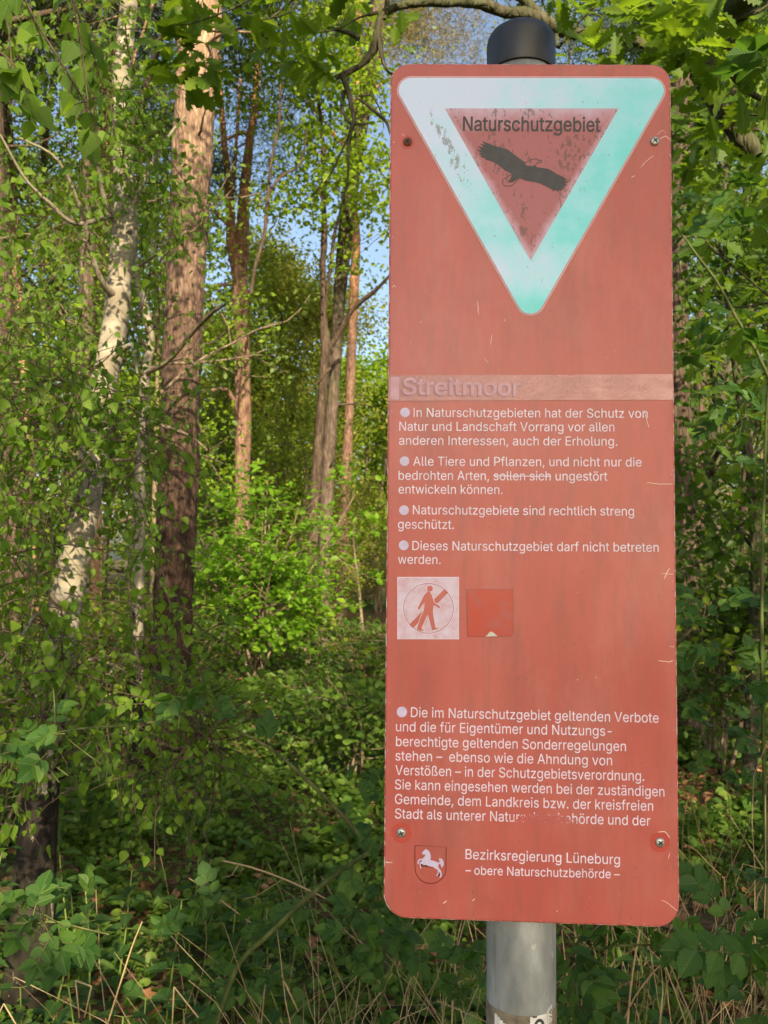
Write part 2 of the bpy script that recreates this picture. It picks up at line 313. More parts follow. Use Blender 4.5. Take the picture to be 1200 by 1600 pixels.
# outlines of the sign lettering (advance, closed outlines as x,y,x,y...; capitals 509 high)
GLYPHS = {',': (188,[[38,-119,85,-118,136,71,68,71,67,70]]),'-': (453,[[337,188,336,244,114,244,114,188]]),'.': (188,[[51,28,61,10,74,0,86,-4,108,-3,122,4,135,18,141,34,140,52,133,68,118,81,100,87,84,86,66,77,55,64,50,50]]),'A': (480,[[202,509,17,0,84,0,86,2,134,142,344,142,394,2,396,0,462,0,277,508,276,509],[238,455,267,362,324,199,155,200,198,324]]),'B': (456,[[60,509,60,0,278,1,318,8,336,14,358,25,376,38,389,50,398,62,407,80,417,116,418,148,416,164,408,192,397,212,386,226,372,240,360,248,334,259,316,262,315,266,348,280,364,291,379,308,391,328,397,352,398,386,392,418,381,442,369,460,342,483,320,495,288,505,252,509],[125,230,258,231,284,227,312,215,322,208,336,194,343,184,352,164,355,150,355,124,350,106,344,96,330,79,320,72,304,65,286,60,260,57,126,57],[125,286,126,452,248,452,268,450,290,444,300,439,310,432,324,416,330,404,335,388,335,356,330,338,323,326,310,310,298,301,280,292,254,286]]),'D': (502,[[60,0,236,0,268,3,302,10,338,24,368,41,401,70,423,100,436,124,445,146,455,182,459,206,462,260,460,296,456,324,442,372,423,410,402,438,378,461,358,475,320,494,292,502,264,507,236,509,60,508],[126,57,125,452,246,451,284,444,308,435,338,416,358,396,373,374,383,352,390,332,398,288,399,236,393,190,380,150,367,126,344,99,320,82,294,69,274,63,244,58]]),'E': (419,[[374,0,374,57,125,58,126,229,355,230,354,286,126,286,125,452,372,452,372,508,60,509,60,0]]),'G': (520,[[310,512,264,516,234,514,212,510,190,504,166,494,130,471,116,458,96,436,73,402,63,380,53,352,44,312,40,268,41,224,44,196,57,144,78,98,89,82,108,58,126,42,150,24,186,7,234,-5,282,-7,326,-1,362,11,392,28,425,56,448,86,466,122,475,158,478,186,478,256,284,256,284,199,415,198,412,166,403,136,385,106,360,81,340,68,304,56,284,53,254,53,226,58,190,73,166,90,143,114,123,148,110,188,104,228,104,280,110,322,123,360,142,394,160,415,188,436,214,448,246,455,276,456,312,450,344,436,362,422,376,408,394,382,408,349,474,350,467,378,454,408,435,438,416,458,394,477,374,489,340,504]]),'H': (517,[[60,0,125,0,126,232,392,232,392,0,457,0,456,509,392,508,392,289,126,289,125,508,60,508]]),'I': (194,[[65,0,129,0,129,509,65,509]]),'L': (393,[[60,509,60,0,360,0,360,57,125,58,125,508]]),'N': (523,[[462,0,463,508,399,508,399,140,402,80,352,170,138,506,136,509,60,509,60,0,125,0,125,320,120,429,194,302,385,2,388,0]]),'O': (533,[[280,-7,308,-4,334,2,368,16,406,41,438,74,458,104,472,132,481,158,491,210,493,274,488,320,483,342,473,374,451,416,430,444,400,473,362,496,316,511,290,515,266,516,218,511,172,496,134,473,98,438,75,404,61,374,53,352,43,304,40,242,45,190,57,144,78,100,106,62,128,41,144,29,164,17,188,6,226,-4,254,-7],[280,53,254,53,224,58,190,72,168,88,142,116,122,150,109,192,104,228,104,280,111,326,124,362,143,394,166,419,196,440,226,451,258,456,294,454,328,444,358,427,381,406,403,376,416,348,426,310,430,276,430,232,423,184,409,144,391,114,366,88,344,72,310,58]]),'P': (445,[[60,0,125,0,126,186,256,186,280,189,302,194,334,208,354,221,371,238,388,262,402,296,408,326,409,356,404,392,395,420,379,448,362,466,336,486,304,500,262,508,60,508],[126,242,126,452,246,452,264,450,288,443,298,438,310,430,324,416,334,400,342,376,344,364,344,332,336,300,327,282,316,269,290,252,272,246,254,243]]),'R': (449,[[60,509,60,0,125,0,125,198,246,198,352,2,354,0,428,0,314,208,342,222,373,246,393,276,403,302,409,334,408,378,401,410,384,444,364,467,344,483,318,496,284,505,246,509],[125,452,258,451,288,444,314,429,328,414,337,398,342,384,345,366,345,338,343,326,337,306,327,290,314,276,304,270,290,263,272,258,248,255,126,255]]),'S': (447,[[260,514,226,516,182,512,150,503,122,490,98,473,75,448,62,426,53,394,52,360,57,334,73,304,92,284,120,264,156,248,268,216,308,199,331,180,339,170,344,156,346,140,345,126,341,112,331,94,316,78,302,68,284,59,260,52,234,49,212,49,184,53,160,61,142,71,125,86,116,98,108,116,104,137,38,137,41,112,49,86,58,68,78,42,102,23,130,8,156,-1,180,-6,210,-9,238,-9,268,-6,308,4,336,17,360,33,382,56,399,86,407,116,408,154,401,184,390,206,368,231,338,251,306,266,270,278,204,295,168,308,154,315,138,327,127,338,119,352,115,368,116,390,120,404,130,420,144,434,162,446,180,453,206,458,226,459,252,457,278,450,296,442,308,433,324,416,332,402,338,378,401,378,398,404,392,422,379,446,358,471,340,485,310,501,286,509]]),'T': (449,[[256,0,257,452,416,452,417,508,32,509,32,452,193,452,193,0]]),'V': (480,[[16,509,203,2,204,0,278,0,463,508,396,509,394,508,284,192,244,62,240,55,194,202,85,508,84,509]]),'a': (389,[[336,0,336,274,328,308,313,336,296,353,266,371,242,379,212,384,174,384,134,376,114,369,86,352,74,342,59,326,50,312,42,291,100,274,106,286,116,300,132,313,148,322,176,330,214,330,242,321,262,304,273,282,276,254,272,240,262,233,240,227,168,219,116,209,78,194,58,179,48,168,37,150,32,132,30,114,31,90,34,74,40,58,50,40,70,20,96,4,128,-6,162,-9,198,-5,228,7,248,20,263,36,272,52,276,52,278,0],[276,190,276,138,273,116,269,104,258,84,236,63,222,55,200,48,176,45,154,46,138,49,122,55,112,62,98,78,92,96,92,114,94,124,100,136,118,151,132,158,156,165,250,179,266,184]]),'b': (424,[[54,509,53,0,112,0,112,59,119,58,134,36,150,18,170,5,188,-3,214,-8,244,-8,272,-3,296,6,324,24,347,46,367,78,381,114,389,156,390,210,384,252,372,288,363,306,349,328,322,354,304,366,286,375,266,381,246,384,210,384,192,381,178,376,152,360,136,344,120,322,114,319,114,508],[208,47,182,53,162,64,144,82,133,98,123,120,116,146,113,168,113,210,117,238,124,262,133,280,145,298,160,312,182,324,202,329,228,330,252,326,270,318,284,308,306,282,317,260,323,240,328,206,328,172,325,148,318,122,310,102,297,82,276,63,256,52,232,47]]),'c': (396,[[300,360,270,374,234,383,188,384,156,378,128,367,98,346,70,316,52,284,40,246,34,202,35,160,43,118,59,78,82,46,106,23,138,5,170,-5,190,-8,232,-7,272,3,296,14,316,28,339,52,356,82,362,103,304,117,300,104,292,88,272,67,262,60,250,54,224,47,204,46,184,48,170,52,154,59,134,76,118,96,108,118,101,140,97,164,96,196,98,218,104,246,110,264,124,288,138,304,154,317,176,326,200,330,226,329,248,323,268,312,286,296,296,280,304,262,361,278,354,298,342,320,318,346]]),'d': (424,[[372,509,311,508,310,319,305,320,295,336,276,358,258,370,244,377,214,384,178,384,160,381,140,375,118,365,104,355,90,343,75,326,61,306,53,290,39,246,34,202,35,160,43,116,52,90,73,52,102,23,130,5,152,-3,180,-8,210,-8,234,-4,254,4,272,16,290,34,306,58,312,59,314,0,372,0],[218,47,192,47,176,50,152,60,142,68,123,88,112,108,103,132,97,166,96,200,100,234,107,258,119,284,133,302,152,317,176,327,196,330,222,329,244,323,262,313,275,302,288,286,299,266,307,240,311,214,312,180,308,144,300,116,291,96,279,80,262,64,242,53]]),'e': (404,[[222,384,186,384,152,377,120,363,92,342,67,312,53,286,42,254,35,214,34,174,39,132,53,90,71,58,98,30,128,10,156,-1,194,-8,230,-8,256,-4,282,4,306,16,324,29,342,46,356,68,365,90,306,105,298,88,291,78,280,67,262,56,246,50,222,46,202,46,178,50,166,54,144,66,120,90,108,110,101,130,96,168,371,170,371,214,365,258,354,290,335,324,318,342,290,363,254,378],[96,222,99,242,105,262,111,274,123,292,138,308,152,317,176,327,192,330,218,330,234,327,256,318,272,307,284,294,296,274,305,248,309,224,308,221]]),'f': (254,[[82,0,142,0,142,326,228,328,228,379,142,380,142,432,144,440,152,458,160,465,168,470,186,474,204,474,228,469,243,520,238,523,212,529,178,530,150,525,124,513,101,494,93,482,84,462,81,446,81,380,6,378,6,327,81,326]]),'g': (425,[[372,379,314,379,313,320,308,319,296,336,276,358,248,376,232,381,214,384,178,384,164,382,132,372,106,357,80,332,61,306,49,280,37,236,34,206,36,154,42,124,55,90,72,62,94,40,116,24,148,11,180,5,220,6,250,14,272,27,287,42,305,66,311,68,311,-20,308,-36,296,-62,286,-72,272,-82,250,-92,224,-97,190,-97,170,-94,148,-86,128,-73,112,-56,102,-41,52,-68,51,-70,54,-76,73,-102,88,-115,110,-130,140,-142,174,-149,212,-151,252,-147,288,-137,316,-123,344,-98,356,-82,366,-58,372,-28],[212,330,236,326,256,318,268,309,290,284,301,262,310,230,312,214,312,172,308,146,301,122,288,98,270,79,250,67,234,62,216,59,194,59,176,62,152,71,140,79,121,100,108,124,100,150,97,170,96,202,98,224,104,250,117,280,126,294,146,313,162,322,188,329]]),'h': (410,[[356,0,357,258,350,298,338,326,327,342,312,358,284,374,252,383,212,384,178,376,152,362,130,342,114,317,114,508,54,509,53,0,114,0,114,242,118,264,127,284,136,298,146,308,168,321,192,328,222,329,246,323,268,310,283,292,293,266,296,248,296,0]]),'i': (167,[[54,0,114,0,114,379,53,378],[126,476,126,490,119,506,106,518,88,524,70,522,54,513,46,502,41,486,42,474,49,460,60,449,76,443,92,443,106,448,118,458]]),'k': (381,[[54,509,53,0,114,0,114,140,154,177,294,0,372,0,201,216,359,378,284,379,120,212,114,212,114,508]]),'l': (189,[[54,509,53,68,55,56,62,36,69,26,82,13,96,5,124,-2,156,-2,180,2,180,8,170,54,138,52,126,56,121,60,117,68,114,82,114,508]]),'m': (610,[[557,0,556,278,550,308,541,328,527,348,512,363,484,378,458,385,424,386,396,381,366,368,348,354,330,334,318,311,312,326,300,346,276,370,262,378,244,384,232,386,208,386,176,378,148,362,125,336,112,311,112,378,53,378,54,0,114,0,114,252,116,264,125,288,142,310,160,322,186,330,218,329,242,320,254,311,262,302,272,280,274,270,274,0,335,0,335,254,337,268,348,296,362,312,378,322,404,330,432,330,452,325,472,313,483,302,490,290,496,260,496,0]]),'n': (410,[[356,0,357,258,354,282,348,304,339,324,329,340,304,363,280,376,244,384,212,384,178,376,152,362,130,342,112,313,112,378,54,379,53,0,114,0,114,242,118,264,127,284,136,298,146,308,168,321,192,328,222,329,246,323,268,310,283,292,293,266,296,248,296,0]]),'o': (415,[[174,382,140,372,110,356,81,330,60,300,43,258,36,224,34,174,38,138,48,102,63,72,82,46,106,23,138,5,170,-5,190,-8,224,-8,246,-5,278,5,308,22,336,48,353,72,368,104,379,150,381,204,378,232,371,262,357,296,337,326,310,352,280,370,246,381,226,384,188,384],[200,330,226,329,248,323,266,314,285,296,298,278,307,260,315,232,319,206,319,170,315,142,306,114,295,92,274,69,260,59,242,51,210,46,184,48,164,54,144,66,127,84,110,112,103,132,98,156,96,178,97,210,104,246,110,264,124,288,138,304,154,317,176,326]]),'r': (259,[[54,0,114,0,114,250,119,270,126,284,135,296,146,307,166,318,184,324,200,326,228,325,242,322,242,384,196,384,166,375,144,361,131,348,123,338,116,321,112,322,112,379,53,378]]),'s': (365,[[228,381,208,384,168,384,142,380,116,371,90,357,71,340,60,324,50,302,47,286,47,262,50,246,59,224,80,201,96,190,118,179,144,171,202,158,236,148,250,139,260,130,267,114,267,92,258,74,244,62,230,54,200,46,164,46,148,49,132,55,118,64,109,74,98,92,94,106,38,95,36,94,37,86,44,66,60,40,76,24,90,14,110,4,128,-2,164,-8,200,-8,224,-5,250,2,276,14,298,30,317,54,327,76,331,94,331,118,329,130,324,146,317,158,300,178,280,191,258,201,228,210,166,224,144,231,122,245,114,254,110,264,109,286,112,296,119,306,130,317,142,324,172,332,188,333,210,331,234,322,255,302,268,277,324,290,317,310,309,326,299,340,282,356,254,373]]),'t': (227,[[212,1,213,4,202,54,180,50,160,50,146,54,132,66,126,88,126,326,204,327,204,378,126,379,126,470,66,471,65,380,6,379,6,328,65,326,65,80,69,58,76,42,84,30,96,17,116,5,140,-2,154,-4,184,-4]]),'u': (410,[[54,379,53,118,57,92,63,72,71,54,81,40,102,19,128,4,148,-2,168,-5,204,-4,222,0,238,6,260,19,281,40,298,67,298,0,356,0,357,378,296,378,296,140,292,118,283,96,275,84,260,69,252,63,240,57,222,52,192,50,164,56,142,70,127,88,117,112,114,128,114,378]]),'v': (389,[[18,378,162,0,226,0,371,378,306,379,304,378,223,154,194,59,173,134,85,378]]),'w': (567,[[23,378,138,0,199,0,259,210,284,308,316,180,368,0,430,0,544,379,480,379,479,376,426,188,396,69,370,184,317,378,252,379,198,186,170,68,144,176,88,378,86,379]]),'z': (380,[[338,0,338,56,126,56,126,60,135,72,332,330,333,378,48,379,48,323,254,323,254,320,42,46,42,0]]),'ß': (441,[[60,0,122,0,123,388,128,412,140,434,158,450,180,458,204,459,234,452,254,439,265,424,271,404,271,372,267,358,262,348,235,314,227,300,223,286,224,252,233,228,249,208,272,187,312,158,329,140,340,120,342,100,338,84,326,68,306,56,288,51,250,50,236,52,214,59,188,74,164,20,186,8,224,-3,256,-7,282,-7,308,-4,336,4,362,17,385,40,397,62,403,88,403,114,399,134,393,150,379,170,366,185,312,226,295,244,286,262,285,274,288,290,320,340,329,362,332,382,332,404,327,432,317,456,305,472,286,489,256,505,228,513,198,516,172,514,144,507,122,496,100,479,81,454,71,434,63,404,60,376]]),'ä': (389,[[336,0,336,274,328,308,313,336,296,353,266,371,242,379,212,384,174,384,134,376,114,369,86,352,74,342,59,326,50,312,42,291,100,274,106,286,116,300,132,313,148,322,176,330,214,330,242,321,262,304,273,282,276,254,272,240,262,233,240,227,168,219,116,209,78,194,58,179,48,168,37,150,32,132,30,114,31,90,34,74,40,58,50,40,70,20,96,4,128,-6,162,-9,198,-5,228,7,248,20,263,36,272,52,276,52,278,0],[276,190,276,138,273,116,269,104,258,84,236,63,222,55,200,48,176,45,154,46,138,49,122,55,112,62,98,78,92,96,92,114,94,124,100,136,118,151,132,158,156,165,250,179,266,184],[77,476,82,462,92,451,106,444,124,443,136,447,149,458,157,474,158,488,152,504,138,518,126,523,110,523,96,518,84,506,77,490],[222,470,227,460,238,450,246,445,254,443,268,443,276,445,288,453,298,466,301,474,301,492,299,498,292,510,276,521,270,523,252,523,246,521,234,513,224,500,221,492]]),'ö': (415,[[174,382,140,372,110,356,81,330,60,300,43,258,36,224,34,174,38,138,48,102,63,72,82,46,106,23,138,5,170,-5,190,-8,224,-8,246,-5,278,5,308,22,336,48,353,72,368,104,379,150,381,204,378,232,371,262,357,296,337,326,310,352,280,370,246,381,226,384,188,384],[200,330,226,329,248,323,266,314,285,296,298,278,307,260,315,232,319,206,319,170,315,142,306,114,295,92,274,69,260,59,242,51,210,46,184,48,164,54,144,66,127,84,110,112,103,132,98,156,96,178,97,210,104,246,110,264,124,288,138,304,154,317,176,326],[96,494,95,476,99,464,110,451,124,444,142,443,154,447,168,458,175,472,176,488,172,502,160,516,148,522,128,523,114,518,102,506],[239,492,239,476,244,462,256,450,268,444,286,443,302,449,313,460,319,474,319,492,314,504,304,515,288,523,272,523,258,518,245,506]]),'ü': (410,[[54,379,53,118,57,92,63,72,71,54,81,40,102,19,128,4,148,-2,168,-5,204,-4,222,0,238,6,260,19,281,40,298,67,298,0,356,0,357,378,296,378,296,140,292,118,283,96,275,84,260,69,252,63,240,57,222,52,192,50,164,56,142,70,127,88,117,112,114,128,114,378],[95,498,93,492,93,474,96,466,110,450,118,445,126,443,140,443,148,445,162,454,170,466,173,474,173,492,171,498,164,510,150,520,142,523,124,523,118,521,106,513],[317,476,317,490,312,504,300,517,286,523,268,523,252,515,242,504,236,488,237,474,246,456,254,449,270,443,284,443,300,450,312,462]]),'–': (350,[[350,188,350,244,0,244,0,188]]),' ': (188,[])}
# ------------------------------------------------------------------ the sign: pose of its plate, and plate coordinates (u right, v up, h proud) of a spot in the photograph
SIGN_ROT = Matrix(((0.99952111, 0.02894339, 0.01094687), (-0.02905947, 0.9995215, 0.01059827), (-0.01063489, -0.01091131, 0.99988391)))
SIGN_LOC = Vector((0.17369, 1.00669, CAM_Z + 0.09116))
_Rn = np.array(SIGN_ROT); _Ln = np.array(SIGN_LOC)
def S(px, py):
    a, b = (px - 600) / F, (800 - py) / F
    d = np.array([a, math.cos(PITCH) - b * math.sin(PITCH), math.sin(PITCH) + b * math.cos(PITCH)])
    o = _Rn.T @ (np.array([0, 0, CAM_Z]) - _Ln); q = _Rn.T @ d
    p = o + q * (-o[1] / q[1])
    return (p[0], p[2])

def grow(lp, d):
    """moves a closed outline outwards by d (holes shrink: their outlines run the other way round)"""
    P = np.array(lp, float); L = np.linalg.norm(P - np.roll(P, 1, 0), axis=1); P = P[(L > d * .5)] if (L > d * .5).sum() > 3 else P
    e = np.roll(P, -1, 0) - P; e = e / np.maximum(np.linalg.norm(e, axis=1, keepdims=True), 1e-9)
    n1 = np.column_stack([e[:, 1], -e[:, 0]]); n0 = np.roll(n1, 1, 0); m_ = n0 + n1
    k = np.maximum((m_ * m_).sum(1, keepdims=True) / 2, .6)
    return (P + m_ / k * d ).tolist()

def fill(name, loops, h, material, parent, t=0.00012, offset=0.0):
    """flat sheet cut to closed outlines (inner outlines are holes), lying h in front of the plate"""
    cu = bpy.data.curves.new(name, 'CURVE'); cu.dimensions = '2D'; cu.fill_mode = 'BOTH'; cu.extrude = t
    for lp in (grow(l, offset) for l in loops) if offset else loops:
        sp = cu.splines.new('POLY'); sp.points.add(len(lp) - 1); sp.use_cyclic_u = True
        sp.points.foreach_set('co', np.array([(x, y, 0, 1) for x, y in lp], float).ravel())
    tmp = bpy.data.objects.new(name, cu); C.objects.link(tmp)
    dg = bpy.context.evaluated_depsgraph_get(); dg.update()
    me = bpy.data.meshes.new_from_object(tmp.evaluated_get(dg)); me.name = name
    bpy.data.objects.remove(tmp); bpy.data.curves.remove(cu)
    me.transform(Matrix(((1, 0, 0, 0), (0, 0, -1, -h), (0, 1, 0, 0), (0, 0, 0, 1))))
    me.materials.clear(); me.materials.append(material)
    for p in me.polygons: p.material_index = 0
    o = bpy.data.objects.new(name, me); C.objects.link(o); o.parent = parent
    return o

def stroke(path, wd, closed=False):
    """outline(s) of a line of width wd along path"""
    P = np.array(path, float); n = len(P)
    if closed: T = np.roll(P, -1, 0) - np.roll(P, 1, 0)
    else: T = np.gradient(P, axis=0)
    T = T / np.maximum(np.linalg.norm(T, axis=1, keepdims=True), 1e-9); N = np.column_stack([-T[:, 1], T[:, 0]])
    w_ = np.broadcast_to(np.asarray(wd, float), (n,))[:, None] / 2
    a, b = P + N * w_, P - N * w_
    return [a.tolist(), b.tolist()] if closed else [a.tolist() + b[::-1].tolist()]

def circle(c, r, n=48): return [(c[0] + r * math.cos(2 * math.pi * i / n), c[1] + r * math.sin(2 * math.pi * i / n)) for i in range(n)]
def rounded(poly, rad, n=7):
    out = []; P = [np.array(p, float) for p in poly]; m = len(P)
    for i in range(m):
        p, a, b = P[i], P[i - 1], P[(i + 1) % m]; r = rad[i] if isinstance(rad, (list, tuple)) else rad
        u, v = (a - p) / np.linalg.norm(a - p), (b - p) / np.linalg.norm(b - p)
        half = math.acos(float(np.clip(u @ v, -1, 1))) / 2
        d = r / math.tan(half); bis = (u + v) / np.linalg.norm(u + v); c = p + bis * r / math.sin(half)
        s, e = p + u * d - c, p + v * d - c
        a0, a1 = math.atan2(s[1], s[0]), math.atan2(e[1], e[0]); da = (a1 - a0 + math.pi) % (2 * math.pi) - math.pi
        out += [(c[0] + r * math.cos(a0 + da * k / n), c[1] + r * math.sin(a0 + da * k / n)) for k in range(n + 1)]
    return out

def text_loops(s, p0, p1, cap):
    """outlines of a line of lettering from plate point p0 to p1 with capitals cap tall"""
    p0, p1 = np.array(p0), np.array(p1)
    adv = 0; gl = []
    for ch in s:
        a, sp = GLYPHS[ch]; gl.append((adv, sp)); adv += a
    first = min(min(l[0::2]) for l in gl[0][1]) if gl[0][1] else 0
    last = gl[-1][0] + max(max(l[0::2]) for l in gl[-1][1])
    ex = p1 - p0; L = np.linalg.norm(ex); ex = ex / L; ey = np.array([-ex[1], ex[0]])
    sx, sy = L / (last - first), cap / 509.0
    out = []
    for x0, sp in gl:
        for l in sp:
            out.append([tuple(p0 + ex * ((x + x0 - first) * sx) + ey * (y * sy)) for x, y in zip(l[0::2], l[1::2])])
    return out

# ---- sign materials
def sign_mats():
    m, n, b, out = mat('red_sign_paint')
    big = noise(n, coords(n, (9, 9, 5)), 1.0, 5, .6)
    col = ramp(n, big, [(.3, (.42, .088, .078)), (.55, (.475, .112, .096)), (.75, (.50, .142, .125))])
    st = noise(n, coords(n, (70, 70, 9), (3, 0, 1)), 1.0, 4, .6)
    col = mixc(n, ramp(n, st, [(.48, (0, 0, 0)), (.75, (.6, .6, .6))]), col, (.31, .105, .09))
    grime = math_(n, 'ADD', noise(n, coords(n, (14, 14, 6), (2, 9, 4)), 1.0, 3), math_(n, 'MULTIPLY', noise(n, coords(n, (210, 210, 70)), 1.0, 5, .75), .55))
    col = mixc(n, ramp(n, grime, [(.80, (0, 0, 0)), (.98, (.32, .32, .32))]), col, (.24, .09, .08))
    haze_ = noise(n, coords(n, (7, 7, 3), (0, 3, 8)), 1.0, 5, .7)
    col = mixc(n, ramp(n, haze_, [(.5, (0, 0, 0)), (.75, (.5, .5, .5))]), col, (.55, .22, .19))
    gr = noise(n, coords(n, (900, 900, 900)), 1.0, 2)
    col = mixc(n, ramp(n, gr, [(.56, (0, 0, 0)), (.75, (.35, .35, .35))]), col, (.34, .12, .09))
    vo = nd(n, 'TexVoronoi', Scale=1.0); n.links.new(coords(n, (95, 95, 95)), vo.inputs['Vector'])
    sp = ramp(n, vo.outputs['Distance'], [(.045, (1, 1, 1)), (.11, (0, 0, 0))])
    sel = ramp(n, noise(n, coords(n, (28, 28, 28), (5, 5, 5)), 1.0, 2), [(.52, (0, 0, 0)), (.62, (1, 1, 1))])
    col = mixc(n, math_(n, 'MULTIPLY', math_(n, 'MULTIPLY', sp, sel), .75), col, (.16, .06, .045))
    v2 = nd(n, 'TexVoronoi', Scale=1.0); n.links.new(coords(n, (60, 60, 60), (8, 2, 4)), v2.inputs['Vector'])
    s2 = ramp(n, v2.outputs['Distance'], [(.03, (1, 1, 1)), (.06, (0, 0, 0))])
    l2 = ramp(n, noise(n, coords(n, (11, 11, 11), (1, 7, 5)), 1.0, 2), [(.56, (0, 0, 0)), (.66, (1, 1, 1))])
    col = mixc(n, math_(n, 'MULTIPLY', math_(n, 'MULTIPLY', s2, l2), .9), col, (.75, .55, .48))
    n.links.new(col, b.inputs['Base Color']); b.inputs['Specular IOR Level'].default_value = .45
    n.links.new(ramp(n, big, [(.3, (.32,) * 3), (.7, (.48,) * 3)]), b.inputs['Roughness'])
    bump(n, noise(n, coords(n, (420, 420, 420)), 1.0, 3), .12, .0006, b)
    M['sign_red'] = m
    m, n, b, out = mat('worn_edge')
    e = ramp(n, noise(n, coords(n, (70, 70, 70)), 1.0, 4, .7), [(.48, (.44, .10, .08)), (.56, (.72, .52, .46)), (.7, (.8, .78, .74))])
    n.links.new(e, b.inputs['Base Color']); b.inputs['Roughness'].default_value = .5
    M['edge'] = m

    def plain(name, c, rough=.5, spec=.4, var=.08, sc_=120):
        m, n, b, out = mat(name)
        col = ramp(n, noise(n, coords(n, (sc_,) * 3), 1.0, 4), [(.3, tuple(x * (1 - var) for x in c)), (.7, tuple(min(1, x * (1 + var)) for x in c))])
        n.links.new(col, b.inputs['Base Color']); b.inputs['Roughness'].default_value = rough; b.inputs['Specular IOR Level'].default_value = spec
        return m
    M['letter_white'] = plain('white_vinyl', (.73, .69, .84), var=.12, sc_=45)
    M['lilac'] = plain('faded_lilac', (.54, .49, .70), var=.12)
    M['border_mauve'] = plain('faded_border', (.55, .30, .36), var=.1)
    M['border_pale'] = plain('pale_border', (.66, .50, .54), var=.1)
    M['black_ink'] = plain('black_ink', (.045, .048, .055), var=.4, sc_=200)
    M['eagle_ink'] = plain('grey_black_ink', (.045, .047, .056), var=.2, sc_=90)
    M['dark_red_ink'] = plain('dark_red_ink', (.12, .015, .012))
    M['ring_ink'] = plain('brown_red_ink', (.30, .08, .07))
    M['chip'] = plain('bare_chip', (.80, .66, .58), .6)
    M['decal_red'] = plain('red_washer', (.44, .068, .052), .4)
    M['steel'] = plain('zinc_steel', (.42, .44, .43), .42, .5, .2, 300); M['steel'].node_tree.nodes['Principled BSDF'].inputs['Metallic'].default_value = .75
    M['rust'] = plain('rusty_screw', (.16, .06, .04), .7, .3, .3, 400)
    M['slot'] = plain('dark_slot', (.02, .02, .022), .8)
    M['paper'] = plain('weathered_paper', (.55, .56, .50), .8)
    M['sticker_white'] = plain('dirty_white_sticker', (.62, .63, .60), .5, var=.25, sc_=60)
    M['sticker_residue'] = plain('sticker_residue', (.19, .165, .12), .85, .2, .4, 70)

    m, n, b, out = mat('lettering_worn')                               # vinyl worn through to the red beneath along two rubbed spots
    x0, z0 = S(850, 1283); tc = n.nodes.new('ShaderNodeTexCoord')
    s = n.nodes.new('ShaderNodeSeparateXYZ'); n.links.new(tc.outputs['Object'], s.inputs[0])
    dx = math_(n, 'DIVIDE', math_(n, 'SUBTRACT', s.outputs[0], float(x0)), .042); dz = math_(n, 'DIVIDE', math_(n, 'SUBTRACT', s.outputs[2], float(z0)), .011)
    rr = math_(n, 'ADD', math_(n, 'MULTIPLY', dx, dx), math_(n, 'MULTIPLY', dz, dz))
    inside = math_(n, 'SUBTRACT', 1.0, math_(n, 'MULTIPLY', rr, rr), True)
    wear = math_(n, 'ADD', math_(n, 'MULTIPLY', inside, .26), noise(n, coords(n, (520, 520, 300)), 1.0, 6, .75))
    wm = ramp(n, wear, [(.62, (0, 0, 0)), (.67, (1, 1, 1))])
    col = mixc(n, wm, (.72, .67, .82), (.425, .097, .097))
    n.links.new(col, b.inputs['Base Color']); b.inputs['Roughness'].default_value = .5
    M['letter_worn'] = m

    m, n, b, out = mat('faded_mint')                                   # green ring: bleached to bluish white along the top and the tip, algae streaks on the left
    tc = n.nodes.new('ShaderNodeTexCoord'); s = n.nodes.new('ShaderNodeSeparateXYZ'); n.links.new(tc.outputs['Object'], s.inputs[0])
    u0, v0 = S(830, 300)
    k = math_(n, 'ADD', math_(n, 'MULTIPLY', math_(n, 'SUBTRACT', s.outputs[0], float(u0)), 2.3), math_(n, 'MULTIPLY', math_(n, 'SUBTRACT', s.outputs[2], float(v0)), -2.2))
    tip = S(830, 425)
    dt = math_(n, 'ADD', math_(n, 'POWER', math_(n, 'MULTIPLY', math_(n, 'SUBTRACT', s.outputs[2], float(tip[1])), 25.0), 2.0), 0)
    bleach = math_(n, 'MULTIPLY', math_(n, 'SUBTRACT', 1.0, dt, True), .42)
    f = math_(n, 'ADD', math_(n, 'SUBTRACT', math_(n, 'ADD', k, .50), bleach), math_(n, 'MULTIPLY', math_(n, 'SUBTRACT', noise(n, coords(n, (22, 22, 22)), 1.0, 5, .6), .5), 1.0))
    col = ramp(n, f, [(.12, (.56, .70, .97)), (.40, (.37, .74, .91)), (.72, (.19, .72, .80)), (1, (.14, .68, .70))])
    dn = noise(n, coords(n, (170, 170, 90)), 1.0, 5, .7)
    a0 = S(703, 235)
    da = math_(n, 'ADD', math_(n, 'POWER', math_(n, 'MULTIPLY', math_(n, 'ADD', math_(n, 'SUBTRACT', s.outputs[0], float(a0[0])), math_(n, 'MULTIPLY', math_(n, 'SUBTRACT', s.outputs[2], float(a0[1])), .50)), 95.0), 2.0), math_(n, 'POWER', math_(n, 'MULTIPLY', math_(n, 'SUBTRACT', s.outputs[2], float(a0[1])), 15.0), 2.0))
    al = math_(n, 'MULTIPLY', math_(n, 'SUBTRACT', 1.0, da, True), .19)
    dirt = ramp(n, math_(n, 'ADD', dn, al), [(.645, (0, 0, 0)), (.70, (1, 1, 1))])
    col = mixc(n, math_(n, 'MULTIPLY', dirt, .62), col, (.10, .13, .10))
    n.links.new(col, b.inputs['Base Color']); b.inputs['Roughness'].default_value = .42
    M['mint'] = m

    m, n, b, out = mat('faded_inner_red')                              # inner triangle: red bleached to mauve at its rim, black mould specks
    tc = n.nodes.new('ShaderNodeTexCoord'); s = n.nodes.new('ShaderNodeSeparateXYZ'); n.links.new(tc.outputs['Object'], s.inputs[0])
    t0, vt = S(830, 171); bt = S(829, 407)
